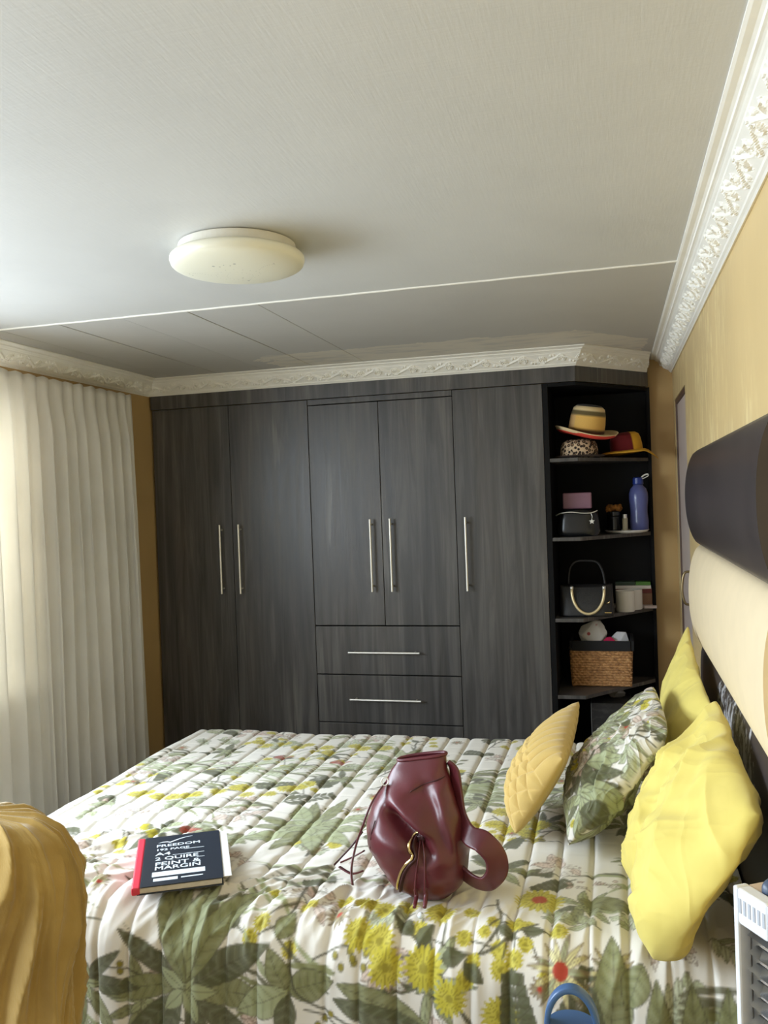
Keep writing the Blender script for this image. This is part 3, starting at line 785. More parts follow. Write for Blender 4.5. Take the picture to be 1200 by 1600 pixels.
# ------------------------------------------------------------------ pillows
def pillow(name, c00, c10, c11, c01, Tf, Tb, mat, parent=None, n=90, k=.05, disp=None, paint=None, ex=(2.4, .52), sag=0., cr=.06, su=0., ku=None):
    ku = k if ku is None else ku
    # corners: c00 bottom near, c10 bottom far, c11 top far, c01 top near; front face along (v x u)
    P = [np.array(p, float) for p in (c00, c10, c11, c01)]
    a = np.linspace(-1, 1, n+1); gu = np.sin(a*np.pi/2)*.55+a*.45
    U, Vv = np.meshgrid(gu, gu, indexing='ij')
    cf_ = 1-cr*(np.abs(U*Vv)**2.5)
    Uu = U*(1-ku*(1-Vv**2))*cf_; Vu = Vv*(1-k*(1-U**2))*cf_
    def bil(u, v):
        u = (u+1)/2; v = (v+1)/2
        return ((1-u)*(1-v))[..., None]*P[0]+(u*(1-v))[..., None]*P[1]+(u*v)[..., None]*P[2]+((1-u)*v)[..., None]*P[3]
    B = bil(Uu, Vu)
    nrm = np.cross(P[3]-P[0], P[1]-P[0]); nrm /= np.linalg.norm(nrm)
    h = np.clip((1-np.abs(U)**ex[0])*(1-np.abs(Vv)**ex[0]), 0, 1)**ex[1]*(1-sag*Vv-su*U)
    lu = np.linalg.norm(P[1]-P[0])/2; lv = np.linalg.norm(P[3]-P[0])/2
    df = disp(U*lu, Vv*lv, 0)*h**.5 if disp else 0
    db = disp(U*lu+5, Vv*lv, 1)*h**.5 if disp else 0
    Fv = B+nrm*(Tf*h+df)[..., None]; Bv = B-nrm*(Tb*h+db)[..., None]
    m = n+1; V = np.concatenate([Fv.reshape(-1, 3), Bv.reshape(-1, 3)])
    F = grid_faces(m, m); Fb = grid_faces(m, m, m*m)[:, ::-1]
    idx = np.arange(2*m*m)
    I, J = np.meshgrid(np.arange(m), np.arange(m), indexing='ij')
    bd = ((I == 0) | (I == n) | (J == 0) | (J == n)).ravel()
    idx[m*m:][bd] = np.arange(m*m)[bd]
    F = np.concatenate([F[:, ::-1], Fb[:, ::-1]]); F = idx[F]
    cols = None
    if paint:
        cf = paint(gu*lu, gu*lv, 0); cb_ = paint(gu*lu, gu*lv, 1); cols = np.concatenate([cf.reshape(-1, 3), cb_.reshape(-1, 3)])
    return mesh_obj(name, V, F.tolist(), mat, parent, smooth=True, cols=cols)

def creased(t, strength=.26, scale=5.0):
    n_ = t.noise(t.coords((1, 1, .55)), scale, 1.5, .4, .9)
    r_ = t.ramp(t.math('ABSOLUTE', t.math('SUBTRACT', n_, .5)), [(.0, (1,1,1)), (.045, (.55,.55,.55)), (.16, (0,0,0))])
    bw_ = t.node('ShaderNodeRGBToBW'); t.link(r_, bw_.inputs[0])
    t.bump(t.math('ADD', bw_.outputs[0], t.math('MULTIPLY', t.noise(t.coords(), 500, 2), .04)), strength, .012)
t = NT('yellow_cotton'); t.base(t.ramp(t.noise(t.coords(), 12, 4), [(.3, lin((216,198,106))), (.7, lin((224,206,114)))])); t.set(Roughness=.75)
t.p.inputs['Specular IOR Level'].default_value = .25; t.p.inputs['Sheen Weight'].default_value = .15; creased(t); M_YEL = t.m
nzA, nzB = Noise2(41), Noise2(42)
def wrinkle(amp, seed, sets=((.9, .06, .22, 1.0), (2.3, .07, .25, .8), (.2, .10, .3, .6))):
    nq = Noise2(seed)
    def f(x, y, side):
        r = 0
        for i, (an_, ac, al_, wt) in enumerate(sets):
            c, s = math.cos(an_), math.sin(an_); a = x*c+y*s; b = -x*s+y*c
            v = nq(b/ac+20+i*7, a/al_+20)+.4*nq(b/ac*2.2+5, a/al_*1.8+i*3+9)
            w = np.clip(nq(x*5+i*5+31, y*5+31)*2.4+.45, 0, 1)
            r = r+amp*wt*w*(1-np.clip(np.abs(v)*3.0, 0, 1.4)**.9)
        return r+amp*1.2*fbm(nq, x*6+3, y*6+3, 2)
    return f
tag(pillow('pillow', (.12,2.62,.66), (.12,3.22,.66), (.242,3.20,1.125), (.255,2.62,.985), .055, .02, M_YEL, n=120, k=.07, disp=wrinkle(.024, 51), cr=.0),
    'plain yellow pillow farthest along the headboard, its corner pointing up', 'pillow', 'plain yellow pillows')
tag(pillow('pillow', (.042,1.800,.640), (.075,2.40,.670), (.250,2.40,1.065), (.262,1.77,.975), .095, .03, M_YEL, n=200, k=.03, disp=wrinkle(.030, 52), sag=.25, cr=.06, su=.35, ku=-.12),
    'large plain yellow pillow nearest the camera, slumped against the headboard', 'pillow', 'plain yellow pillows')
def paint_pillow(sx, sy, side):
    C = Canvas(sx, sy); gg = random.Random(60+side)
    for n_ in range(70):
        x, y = gg.uniform(sx[0], sx[-1]), gg.uniform(sy[0], sy[-1]); k = gg.random(); a = gg.uniform(0, 6.28)
        if k < .3: herb(C, x, y, .14, a, gg)
        elif k < .45: peony(C, x, y, .07, gg)
        elif k < .6: grass(C, x, y, .2, a, gg, 6)
        elif k < .75: sprig(C, x, y, .12, a, gg, 5, .018)
        elif k < .9: fern(C, x, y, .09, a, gg)
        else: aster(C, x, y, .03, gg)
    rosette(C, .02, .03, .12, gg, 9, fills=('sage','olive')); rosette(C, -.22, -.10, .14, gg, 9, fills=('olive','dolive','sage')); rosette(C, -.1, -.18, .11, gg, 8, fills=('dolive','olive'))
    peony(C, -.08, -.03, .07, gg); C.leaf(-.02, -.02, .9, .04, .02, 'dyell'); sprig(C, .1, .12, .15, .6, gg, 6, .02); fern(C, .2, .15, .1, .2, gg)
    for k in range(5): C.leaf(-.27+.03*k, -.16+.03*k, 2.2, .14, .045, 'dolive' if k % 2 else 'sage', veins=6)
    return np.transpose(C.C, (1, 0, 2))
M_PIL = attr_mat('pillow_printed_cotton', .62, 0, 500, .2)
t = NT.__new__(NT); t.m = M_PIL; t.t = M_PIL.node_tree; t.n = t.t.nodes; t.p = t.n['Principled BSDF']; t.out = t.n['Material Output']; creased(t, .45, 12.0)
pq = wrinkle(.022, 55, ((.3, .045, .15, 1.0), (1.7, .05, .16, 1.0), (1.0, .04, .12, .8)))
def quilt_disp(x, y, side):
    sw = np.hypot(x, y*1.25); return pq(x, y, side)+.006*np.cos(sw*75)*np.exp(-sw*5)
tag(pillow('pillow', (-.155,2.30,.66), (-.13,2.84,.655), (.115,2.90,.990), (.135,2.47,.945), .074, .040, M_PIL, n=170, k=.03, disp=quilt_disp, paint=paint_pillow, ex=(2.6, .56), sag=.38, su=.1, cr=.07),
    'floral printed pillow between the mustard cushion and the yellow pillows', 'pillow')
M_MUS = simple('mustard_knit', (202,172,104), .85, var=.05, bump=.3, bscale=350, sheen=.3, spec=.2)
def knit(x, y, side):
    a, b = (x*.8+y*.6)/.030, (-x*.6+y*.8)/.030
    bob = np.minimum(np.abs(np.sin(np.pi*a*.72)), np.abs(np.sin(np.pi*b*.72)))**.55*.022
    rib = (np.abs(np.sin(np.pi*x/.034))**.5)*.020
    m = np.clip((y-.035)/.01, 0, 1) if side == 0 else 1.0
    return bob*(1-m)+rib*m
tag(pillow('cushion', (-.298,2.405,.650), (-.342,2.74,.655), (-.118,2.84,.948), (-.156,2.42,.872), .066, .022, M_MUS, n=200, k=.06, disp=knit, ex=(2.4, .6)),
    'small mustard cushion with bobble and rib knit in front of the floral pillow', 'cushion')

# ------------------------------------------------------------------ notebook on the quilt
M_COVER = simple('black_card_cover', (44,50,60), .35, var=.05)
M_SPINE = simple('red_spine_tape', (232,62,82), .4, var=.04)
M_PAGE = simple('white_paper', (226,224,222), .7, var=.03)
M_PAGE2 = simple('cream_page_edges', (214,204,188), .8, var=.08, nscale=60)
M_PRINT = simple('pale_print', (222,230,236), .6, var=.02)
NBW, NBH, NBT = .222, .325, .018
nbo = np.array([-1.168, 1.858]); nbx = np.array([.888, .460]); nbx /= np.linalg.norm(nbx); nby = np.array([-nbx[1], nbx[0]])
nby = np.array([-.465, .885]); nby /= np.linalg.norm(nby)
zq = max(quilt_z(*(nbo+nbx*NBW*a+nby*NBH*b)) for a in np.linspace(.05, .95, 12) for b in np.linspace(.05, .95, 12))
nb0 = zq+.0006
nb = empty('notebook', (nbo[0]+nbx[0]*.11+nby[0]*.16, nbo[1]+nbx[1]*.11+nby[1]*.16, nb0), 'black hardcover notebook with red spine and white lettering lying on the quilt', 'notebook')
def nbp(u, v, z): return (nbo[0]+nbx[0]*u+nby[0]*v, nbo[1]+nbx[1]*u+nby[1]*v, nb0+z)
def nbox(name, u0, u1, v0, v1, z0, z1, mat, parent=nb, **k):
    vs = [nbp(u0,v0,z0), nbp(u1,v0,z0), nbp(u1,v1,z0), nbp(u0,v1,z0), nbp(u0,v0,z1), nbp(u1,v0,z1), nbp(u1,v1,z1), nbp(u0,v1,z1)]
    return MB().add(vs, [(0,3,2,1),(4,5,6,7),(0,1,5,4),(1,2,6,5),(2,3,7,6),(3,0,4,7)]).build(name, mat, parent, **k)
nbox('back_cover', .012, NBW, 0, NBH, 0, .0025, M_COVER)
nbox('page_block', .006, NBW-.004, .003, NBH-.003, .0026, NBT-.0026, M_PAGE2, bevel=.001)
nbox('loose_sheets', .10, NBW+.021, .010, NBH-.004, NBT-.0025, NBT-.0006, M_PAGE, bevel=.0006)
fc = nbox('front_cover', .020, NBW, 0, NBH, NBT-.0004, NBT+.0016, M_COVER, bevel=.0006)
nbox('spine', -.001, .0195, -.0005, NBH+.0005, -.0003, NBT+.0019, M_SPINE, bevel=.004)
zt = NBT+.0018
def text(name, body, u, v, size, sx=1.25, bold=.006, parent=fc, mat=M_PRINT, shear=0.):
    cu = bpy.data.curves.new('t', 'FONT'); cu.body = body; cu.size = size; cu.offset = bold*size; cu.resolution_u = 3; cu.shear = shear
    to = bpy.data.objects.new('t', cu); COL.objects.link(to)
    bpy.context.view_layer.update()
    me = bpy.data.meshes.new_from_object(to.evaluated_get(bpy.context.evaluated_depsgraph_get()))
    vs = [nbp(u+p.co.x*sx, v+p.co.y, zt) for p in me.vertices]; fs = [tuple(p.vertices) for p in me.polygons]
    bpy.data.objects.remove(to); bpy.data.curves.remove(cu); bpy.data.meshes.remove(me)
    return mesh_obj(name, vs, fs, mat, parent)
def flat(name, pts, parent=fc, mat=M_PRINT): return MB().add([nbp(u, v, zt) for u, v in pts], [tuple(range(len(pts)))]).build(name, mat, parent)
TX = .050
text('lettering', 'FREEDOM', TX, .246, .024, 1.12, .015)
text('lettering', '192 PAGE', TX, .220, .0185, 1.15, .02)
text('lettering', 'A4', TX, .187, .0285, 1.2, .015)
text('lettering', '2 QUIRE', TX, .155, .0285, 1.08, .015)
text('lettering', 'FEINT &', TX, .120, .0320, 1.05, .015)
text('lettering', 'MARGIN', TX, .093, .0320, .97, .015)
for u0, v_ in ((TX+.075, .214), (TX+.045, .181), (TX+.108, .149)): flat('rule_line', [(u0, v_), (TX+.128, v_), (TX+.128, v_+.0024), (u0, v_+.0024)])
flat('name_bar', [(TX-.004, .052), (TX+.128, .052), (TX+.128, .080), (TX-.004, .080)])
flat('name_bar', [(TX, .024), (TX+.060, .024), (TX+.060, .041), (TX, .041)])
flat('rule_line', [(TX+.068, .029), (TX+.122, .030), (TX+.122, .036), (TX+.068, .036)])
up = [(.004,.277),(.018,.285),(.030,.284),(.037,.279),(.048,.288),(.065,.299),(.085,.306),(.098,.307)]
lo_ = [(.098,.306),(.082,.302),(.064,.293),(.048,.281),(.037,.272),(.030,.278),(.018,.280)]
flat('bird_emblem', [(TX+a, b-.002) for a, b in (lo_[::-1]+up[::-1])[::1]])

# ------------------------------------------------------------------ burgundy leather bag
t = NT('burgundy_leather'); v = t.coords()
t.base(t.ramp(t.noise(v, 9, 4), [(.3, lin((84,32,39))), (.7, lin((102,41,48)))])); t.set(Roughness=.34); t.p.inputs['Coat Weight'].default_value = .12; t.p.inputs['Coat Roughness'].default_value = .3
t.bump(t.noise(v, 160, 4, .6), .22, .0012); M_BURG = t.m
M_BURG2 = simple('dark_burgundy_lining', (62,22,26), .5, var=.1)
M_TAN = simple('tan_raw_edge', (196,140,104), .5, var=.05)
M_GOLD = simple('pale_gold_metal', (222,196,140), .25, 1.0, var=.03)
bz = max(quilt_z(-.484+dx_, 2.075+dy_) for dx_ in np.linspace(-.05, .07, 9) for dy_ in np.linspace(-.07, .07, 11))+.0008
bag = empty('leather_bag', (-.49, 2.12, bz), 'slouching burgundy leather backpack with tassels lying upright on the quilt', 'bag')
lev = np.array([0, .02, .06, .11, .16, .21, .255, .29, .315, .33])
xl = np.array([-.520,-.560,-.592,-.622,-.628,-.616,-.590,-.572,-.560,-.548])
xr = np.array([-.415,-.388,-.376,-.370,-.374,-.390,-.408,-.418,-.424,-.428])
yf = np.array([2.055,2.030,2.015,2.010,2.022,2.042,2.070,2.090,2.104,2.115])
yb = np.array([2.180,2.205,2.220,2.222,2.215,2.200,2.185,2.172,2.160,2.150])
nl_, na = 90, 110
zl = np.linspace(0, .33, nl_)
XLv, XRv, YFv, YBv = [np.interp(zl, lev, a) for a in (xl, xr, yf, yb)]
def sm(a):
    k = np.ones(7)/7; return np.convolve(np.pad(a, 3, mode='edge'), k, 'valid')
XLv, XRv, YFv, YBv = map(sm, (XLv, XRv, YFv, YBv))
th = np.linspace(0, 2*np.pi, na, endpoint=False)
ct, st_ = np.cos(th), np.sin(th)
ex_ = .78
cxs = (XLv+XRv)/2; rxs = (XRv-XLv)/2; cys = (YFv+YBv)/2; rys = (YBv-YFv)/2
BX = cxs[:, None]+rxs[:, None]*(np.sign(ct)*np.abs(ct)**ex_)[None, :]
BY = cys[:, None]+rys[:, None]*(np.sign(st_)*np.abs(st_)**ex_)[None, :]
BZ = np.repeat(zl[:, None], na, 1)+.0
front = np.clip(-st_, 0, 1)[None, :]**.6
def dent(cx, cz, L, Wd, ang, depth, hard=2.0):
    c, s = math.cos(ang), math.sin(ang); a = (BX-cx)*c+(BZ-cz)*s; b = -(BX-cx)*s+(BZ-cz)*c
    return depth*np.exp(-np.abs(a/L)**4-np.abs(b/Wd)**hard)
nzb = Noise2(77)
dd = np.zeros_like(BX)
# crease that folds the top half over the pocket, rolled lip above and belly below
dd += dent(-.520, .186, .058, .014, -.62, .040)
dd -= dent(-.503, .212, .075, .020, -.62, .016)
dd -= dent(-.560, .150, .050, .030, -.2, .012)
dd += dent(-.468, .135, .030, .020, -1.2, .024)
dd += dent(-.445, .20, .09, .018, -1.15, .013)
dd -= dent(-.415, .20, .08, .016, -1.2, .010)
dd += dent(-.585, .075, .045, .016, -.75, .009)
dd -= dent(-.55, .055, .05, .02, -.8, .008)
dd += dent(-.47, .268, .06, .012, .45, .006)
BY = BY+dd*front
BX = BX+.010*nzb(BZ*14, BY*14)+.004*nzb(BZ*40, BX*40)
BY = BY+.010*nzb(BX*14+5, BZ*14)
BXs = BX
BZ = BZ*(.955+.05*np.clip((BX+.53)/.1, -.6, 1)*np.clip((BZ-.2)/.13, 0, 1))
V = np.stack([BXs, BY, BZ+bz], -1).reshape(-1, 3)
idx = np.arange(nl_*na).reshape(nl_, na); nx_ = np.roll(idx, -1, 1)
F = np.stack([idx[:-1], nx_[:-1], nx_[1:], idx[1:]], -1).reshape(-1, 4).tolist()
F.append(list(range(na))[::-1])
top_c = V[(nl_-1)*na:].mean(0)-np.array([0,0,.022]); V = np.vstack([V, top_c])
F += [[(nl_-1)*na+k, (nl_-1)*na+(k+1) % na, nl_*na] for k in range(na)]
mesh_obj('body', V, F, M_BURG, bag, smooth=True)
def bfront(x, z, out=.003):
    i = int(np.clip(np.searchsorted(zl, z), 1, nl_-1)); row = slice(na//2, na)
    j = np.argmin(np.abs(BXs[i, row]-x)); return (x, float(BY[i, na//2+j])-out, z+bz)
rim = [tuple(V[(nl_-1)*na+k]) for k in range(0, na, 3)]
MB().tube(rim, .0045, 8, closed=True).build('rolled_rim', M_BURG, bag, smooth=True)
sl = [(-.505,.252),(-.485,.262),(-.465,.270),(-.440,.278),(-.425,.283)]
MB().tube([bfront(x, z, -.0006) for x, z in spline([(a,b,0) for a,b in sl], 16) for x, z in [(x, z)]] if False else [bfront(p[0], p[1], -.0008) for p in spline([(a,b,0) for a,b in sl], 16)], .0016, 6).build('seam', M_BURG2, bag, smooth=True)
sl = [(-.602,.075),(-.606,.11),(-.600,.15),(-.590,.185)]
MB().tube([bfront(p[0], p[1], -.0008) for p in spline([(a,b,0) for a,b in sl], 16)], .0014, 6).build('seam', M_BURG2, bag, smooth=True)
zp = [(-.478,.162),(-.494,.158),(-.500,.140),(-.492,.118),(-.508,.100),(-.522,.078),(-.532,.050),(-.536,.030)]
zps = spline([(a,b,0) for a,b in zp], 40)
MB().tube([bfront(p[0], p[1], .002) for p in zps], .0042, 8, flat=(1, .6)).build('zip', M_GOLD, bag, smooth=True)
MB().tube([bfront(p[0]+.010, p[1]-.002, .0015) for p in zps], .0065, 8, flat=(1, .5)).build('zip_tape', M_BURG2, bag, smooth=True)
MB().lathe([(.0045,-.0016),(.010,-.002),(.0105,.0),(.010,.002),(.0045,.0016)], mat=Matrix.Translation(Vector(bfront(-.478,.148,.004))) @ Matrix.Rotation(math.pi/2, 4, 'X'), n=20).build('drawstring_eyelet', M_BURG2, bag, smooth=True)
for (x0, z0), (x1, z1), ysh in (((-.478,.146), (-.486,.024), 0), ((-.474,.146), (-.462,.030), .002)):
    pts = spline([bfront(x0, z0, .006), bfront((x0+x1)/2+.004, (z0+z1)/2+.03, .010), bfront(x1, z1+.03, .010), tuple(np.array(bfront(x1, max(z1, .024), .012))), (x1+.002, 1.985+ysh, bz+.012)], 24)
    MB().tube(pts, [.0022]*11+[.0028]*3+[.0052]*8+[.0045]*2, 8).build('tassel', M_BURG, bag, smooth=True)
MB().lathe([(.0, 0), (.006, .001), (.008, .006), (.006, .011), (0, .012)], (-.466, 1.972, quilt_z(-.466, 1.972)-.001), 14).build('tassel_tip', M_PRINT, bag, smooth=True)
# broad shoulder strap looping out to the right
def ribbon(name, ctr, wid, up, mat, th_=.004, n=60, parent=bag, wprof=None):
    C_ = [Vector(p) for p in spline(ctr, n)]; U_ = [Vector(p).normalized() for p in spline(up, n)]
    V_ = []; F_ = []
    for i in range(n):
        tg_ = (C_[min(i+1, n-1)]-C_[max(i-1, 0)]).normalized(); w = U_[i]-tg_*U_[i].dot(tg_); w.normalize(); nn_ = tg_.cross(w)
        ww = wid*(wprof(i/(n-1)) if wprof else 1)/2
        for a, b in ((-1,-1),(-.8,-1.25),(.8,-1.25),(1,-1),(1,1),(.8,1.25),(-.8,1.25),(-1,1)): V_.append(C_[i]+w*ww*a+nn_*th_/2*b)
    for i in range(n-1):
        for k in range(8): F_.append((i*8+k, i*8+(k+1) % 8, (i+1)*8+(k+1) % 8, (i+1)*8+k))
    F_ += [tuple(range(8))[::-1], tuple((n-1)*8+k for k in range(8))]
    return mesh_obj(name, V_, F_, mat, parent, smooth=True)
sp_c = [(-.420,2.13,bz+.312),(-.404,2.125,bz+.29),(-.398,2.12,bz+.235),(-.388,2.10,bz+.185),(-.362,2.065,bz+.158),(-.328,2.05,bz+.150),(-.300,2.05,bz+.118),(-.298,2.055,bz+.078),(-.322,2.06,bz+.048),(-.356,2.075,bz+.044),(-.392,2.09,bz+.060)]
sp_u = [(.5,-.8,.1),(.7,-.6,.1),(.8,-.5,.1),(.7,-.2,.5),(.1,.5,.8),(.45,.55,.7),(.8,.5,.3),(.8,.5,-.3),(.3,.6,-.75),(-.1,.6,-.75),(-.3,.6,-.7)]
ribbon('shoulder_strap', sp_c, .054, sp_u, M_BURG, .006, 110, wprof=lambda q: .62+.38*min(1, max(0, (q-.25)/.25)))
for ctr in ([(-.575,2.10,bz+.262),(-.600,2.06,bz+.225),(-.622,2.045,bz+.17),(-.640,2.04,bz+.12),(-.646,2.02,bz+.075),(-.638,2.0,bz+.045)],
            [(-.628,2.06,bz+.15),(-.655,2.06,bz+.115),(-.690,2.06,bz+.078),(-.700,2.05,bz+.068)], [(-.632,2.08,bz+.095),(-.662,2.09,bz+.075),(-.694,2.08,bz+.062)], [(-.690,2.06,bz+.060),(-.655,2.05,bz+.050),(-.628,2.06,bz+.055)]):
    ribbon('thin_strap', ctr, .011, [(0,-1,.2)]*len(ctr), M_BURG2 if len(ctr) == 4 else M_BURG, .003, 30)
MB().tube([(-.574+.009*math.cos(a), 2.092+.003*math.sin(a), bz+.268+.009*math.sin(a)) for a in [k*math.pi/8 for k in range(16)]], .0018, 6, closed=True).build('buckle', M_STEEL, bag, smooth=True)

bag.location.y -= .042; bag.location.x += .006

# ------------------------------------------------------------------ mustard throw over a chair back
M_CHAIR = simple('brown_chair_wood', (96,66,44), .45, var=.15, nscale=20)
chx0, chx1, chy = -1.56, -1.24, 1.56
ch = empty('dining_chair', (-1.42, 1.37, 0), 'brown wooden chair hidden under the mustard throw', 'chair')
MB().box(chx0, chx1, 1.16, chy-.01, .43, .46).build('seat', M_CHAIR, ch, bevel=.008)
for x in (chx0+.02, chx1-.02):
    MB().tube([(x, 1.18, 0), (x, 1.18, .43)], .018, 10).build('leg', M_CHAIR, ch, smooth=True)
    MB().tube([(x, chy+.01, 0), (x, chy, .45), (x, chy+.02, .93)], .018, 10).build('leg', M_CHAIR, ch, smooth=True)
MB().box(chx0+.04, chx1-.04, chy+.0, chy+.025, .62, .92).build('backrest', M_CHAIR, ch, bevel=.006)
t = NT('mustard_throw_knit'); v = t.coords()
t.base(t.ramp(t.noise(v, 7, 4), [(.3, lin((160,130,68))), (.7, lin((182,152,88)))])); t.set(Roughness=.9); t.p.inputs['Sheen Weight'].default_value = .4
t.p.inputs['Specular IOR Level'].default_value = .1
t.bump(t.noise(t.coords((300,300,120)), 1, 2), .4, .0015); M_THROW = t.m
na2, nl2 = 260, 90
A = np.linspace(0, 2*np.pi, na2, endpoint=False)[None, :]; Tt = np.linspace(0, 1, nl2)[:, None]
zt0, zt1 = .955, .475
zk = [0, .012, .06, .13, .24, .36, .50, .65, .85, 1.0]
rk = [.05, .60, .80, .90, .99, 1.0, .95, .90, .88, .88]
R_ = np.interp(Tt, zk, rk)
ntw = Noise2(91)
aw = A+.22*ntw(A*2.2+4, Tt*.9)*6.28/4+.35*np.exp(-Tt/.35)*np.sin(A-.5)
ridge_ = lambda q: 1-np.abs(np.sin(q))**.75*1.9
fo = .55*ridge_(5.5*aw+1.2*Tt)+.40*ridge_(9*aw-2.0*Tt+1.0)+.25*ridge_(14*aw+.8*np.sin(3*Tt))
fo = fo*(.75+.6*ntw(A*3+8, Tt*1.2))
am = .034*np.clip((Tt-.005)/.25, 0, 1)+.006
rx2 = .272*R_+am*fo; ry2 = .135*R_+am*fo*.8
TXv = -1.385+rx2*np.cos(A); TYv = chy+.02+ry2*np.sin(A)
TZv = zt0+(zt1-zt0)*Tt+0*A-.05*np.clip((np.cos(A)), -1, 1)*np.clip(Tt/.1, 0, 1)*.4+.012*fo*np.clip(1-Tt/.2, 0, 1)+.010*ntw(A*2, Tt*9)
TZv = np.maximum(TZv, .468)
V = np.stack([TXv, TYv, TZv], -1).reshape(-1, 3)
idx = np.arange(nl2*na2).reshape(nl2, na2); nx2 = np.roll(idx, -1, 1)
F = np.stack([idx[:-1], idx[1:], nx2[1:], nx2[:-1]], -1).reshape(-1, 4).tolist(); F.append(list(range(na2)))
F = F[:]
thr = mesh_obj('throw_blanket', V, F, M_THROW, smooth=True)
tag(thr, 'mustard knitted throw hanging in deep folds at the lower left corner', 'blanket')

# ------------------------------------------------------------------ bedside table with bottle and emergency light
TZ0 = .68
bt = empty('bedside_table', (.03, 1.12, 0), 'dark wooden bedside table under the blue bottle and the white lantern', 'table')
MB().box(-.24, .30, .92, 1.36, TZ0-.025, TZ0).build('table_top', M_WOOD, bt, bevel=.003)
MB().box(-.22, .28, .95, 1.34, .12, TZ0-.026).build('body', M_WOOD, bt, bevel=.003)
d = MB().box(-.205, .265, .936, .949, .42, TZ0-.05).build('drawer', M_WOOD, bt, bevel=.002); MB().tube([(-.04, .925, .55), (.1, .925, .55)], .006, 8).build('handle', M_STEEL, d, smooth=True)
for x in (-.19, .25):
    for y in (.98, 1.31): MB().box(x-.02, x+.02, y-.02, y+.02, 0, .119).build('leg', M_WOOD, bt)
M_BLUE = simple('blue_plastic', (66,98,142), .32, var=.05)
M_BLUE2 = simple('frosted_blue_plastic', (84,118,160), .3, var=.05)
bx, by = -.072, 1.12
wb = empty('water_bottle', (bx, by, TZ0), 'blue water bottle with loop carry lid at the bottom edge', 'bottle')
MB().lathe([(.0,TZ0),(.034,TZ0),(.037,TZ0+.004),(.037,TZ0+.17),(.034,TZ0+.19),(.029,TZ0+.20),(0,TZ0+.20)], (bx, by, 0), 40).build('body', M_BLUE2, wb, smooth=True)
MB().lathe([(0,TZ0+.201),(.0335,TZ0+.201),(.0345,TZ0+.205),(.0345,TZ0+.236),(.032,TZ0+.240),(0,TZ0+.241)], (bx, by, 0), 40).build('lid', M_BLUE, wb, bevel=0, smooth=False)
arch = [(bx+.0315*math.cos(a), by, TZ0+.236+.050*max(0, math.sin(a))) for a in [math.pi*k/28 for k in range(29)]]
arch = [(bx+.0345, by, TZ0+.212)]+arch+[(bx-.0345, by, TZ0+.212)]
ribbon('carry_loop', arch, .016, [(0,1,0)]*len(arch), M_BLUE, .0060, 60, parent=wb)

el = empty('emergency_light', (.20, 1.12, TZ0), 'white rechargeable lantern with louvred reflector at the right edge', 'lantern')
eA = np.array([.130, 1.150]); eB = np.array([.166, 1.090])           # left and right edge of the face seen from above
ed_ = (eB-eA); EW = np.linalg.norm(ed_); ed_ /= EW; en = np.array([-ed_[1], ed_[0]])*-1.0
if en[0] > 0: en = -en
EH = .424
def ep(u, w, z): p = eA+ed_*u+en*w; return (p[0], p[1], TZ0+z)
def ebox(mb, u0, u1, w0, w1, z0, z1):
    vs = [ep(u0,w0,z0), ep(u1,w0,z0), ep(u1,w1,z0), ep(u0,w1,z0), ep(u0,w0,z1), ep(u1,w0,z1), ep(u1,w1,z1), ep(u0,w1,z1)]
    return mb.add(vs, [(0,3,2,1),(4,5,6,7),(0,1,5,4),(1,2,6,5),(2,3,7,6),(3,0,4,7)])
M_BEIGE = simple('beige_plastic', (206,184,160), .4, var=.03)
M_CHROME = simple('mirror_reflector', (225,228,232), .12, 1.0, var=.02)
M_NAVY = simple('slate_blue_plastic', (70,82,104), .4)
m = MB(); ebox(m, 0, .009, -.020, 0, 0, EH); ebox(m, EW-.009, EW, -.020, 0, 0, EH); ebox(m, .009, EW-.009, -.020, 0, EH-.045, EH); ebox(m, .009, EW-.009, -.020, 0, 0, .05)
m.build('front_frame', M_PLAST, el, bevel=.003)
m = MB(); ebox(m, .001, EW-.001, -.075, -.0205, 0, EH-.002); m.build('housing', M_BEIGE, el, bevel=.004)
m = MB(); ebox(m, .0095, EW-.0095, -.0200, -.0185, .051, EH-.046); m.build('reflector_back', M_CHROME, el)
for k in range(6): m = MB(); u = .012+k*(EW-.024-.004)/5; ebox(m, u, u+.004, -.0005, .0008, EH-.030, EH-.012); m.build('vent_slot', simple('slot_grey', (176,180,188), .5) if k == 0 else bpy.data.materials['slot_grey'], el)
nsl = 15
for k in range(nsl):
    z = .062+k*(EH-.046-.075)/(nsl-1)
    vs = []
    for u in (.020, EW-.0105):
        for (w, dz) in ((-.0180, 0), (-.004, .004), (-.0180, .010)): vs.append(ep(u, w, z+dz))
    MB().add(vs, [(0,1,4,3),(1,2,5,4),(2,0,3,5),(0,2,1),(3,4,5)]).build('louvre', M_CHROME, el)
hp = [ep(EW*.5, -.068, EH-.012), ep(EW*.5, -.070, EH+.004), ep(EW*.5, -.052, EH+.010), ep(EW*.5, -.036, EH+.010), ep(EW*.5, -.026, EH+.004), ep(EW*.5, -.028, EH-.012)]
MB().tube(spline(hp, 24), .006, 8, flat=(1.6, .8)).build('carry_handle', M_NAVY, el, smooth=True)

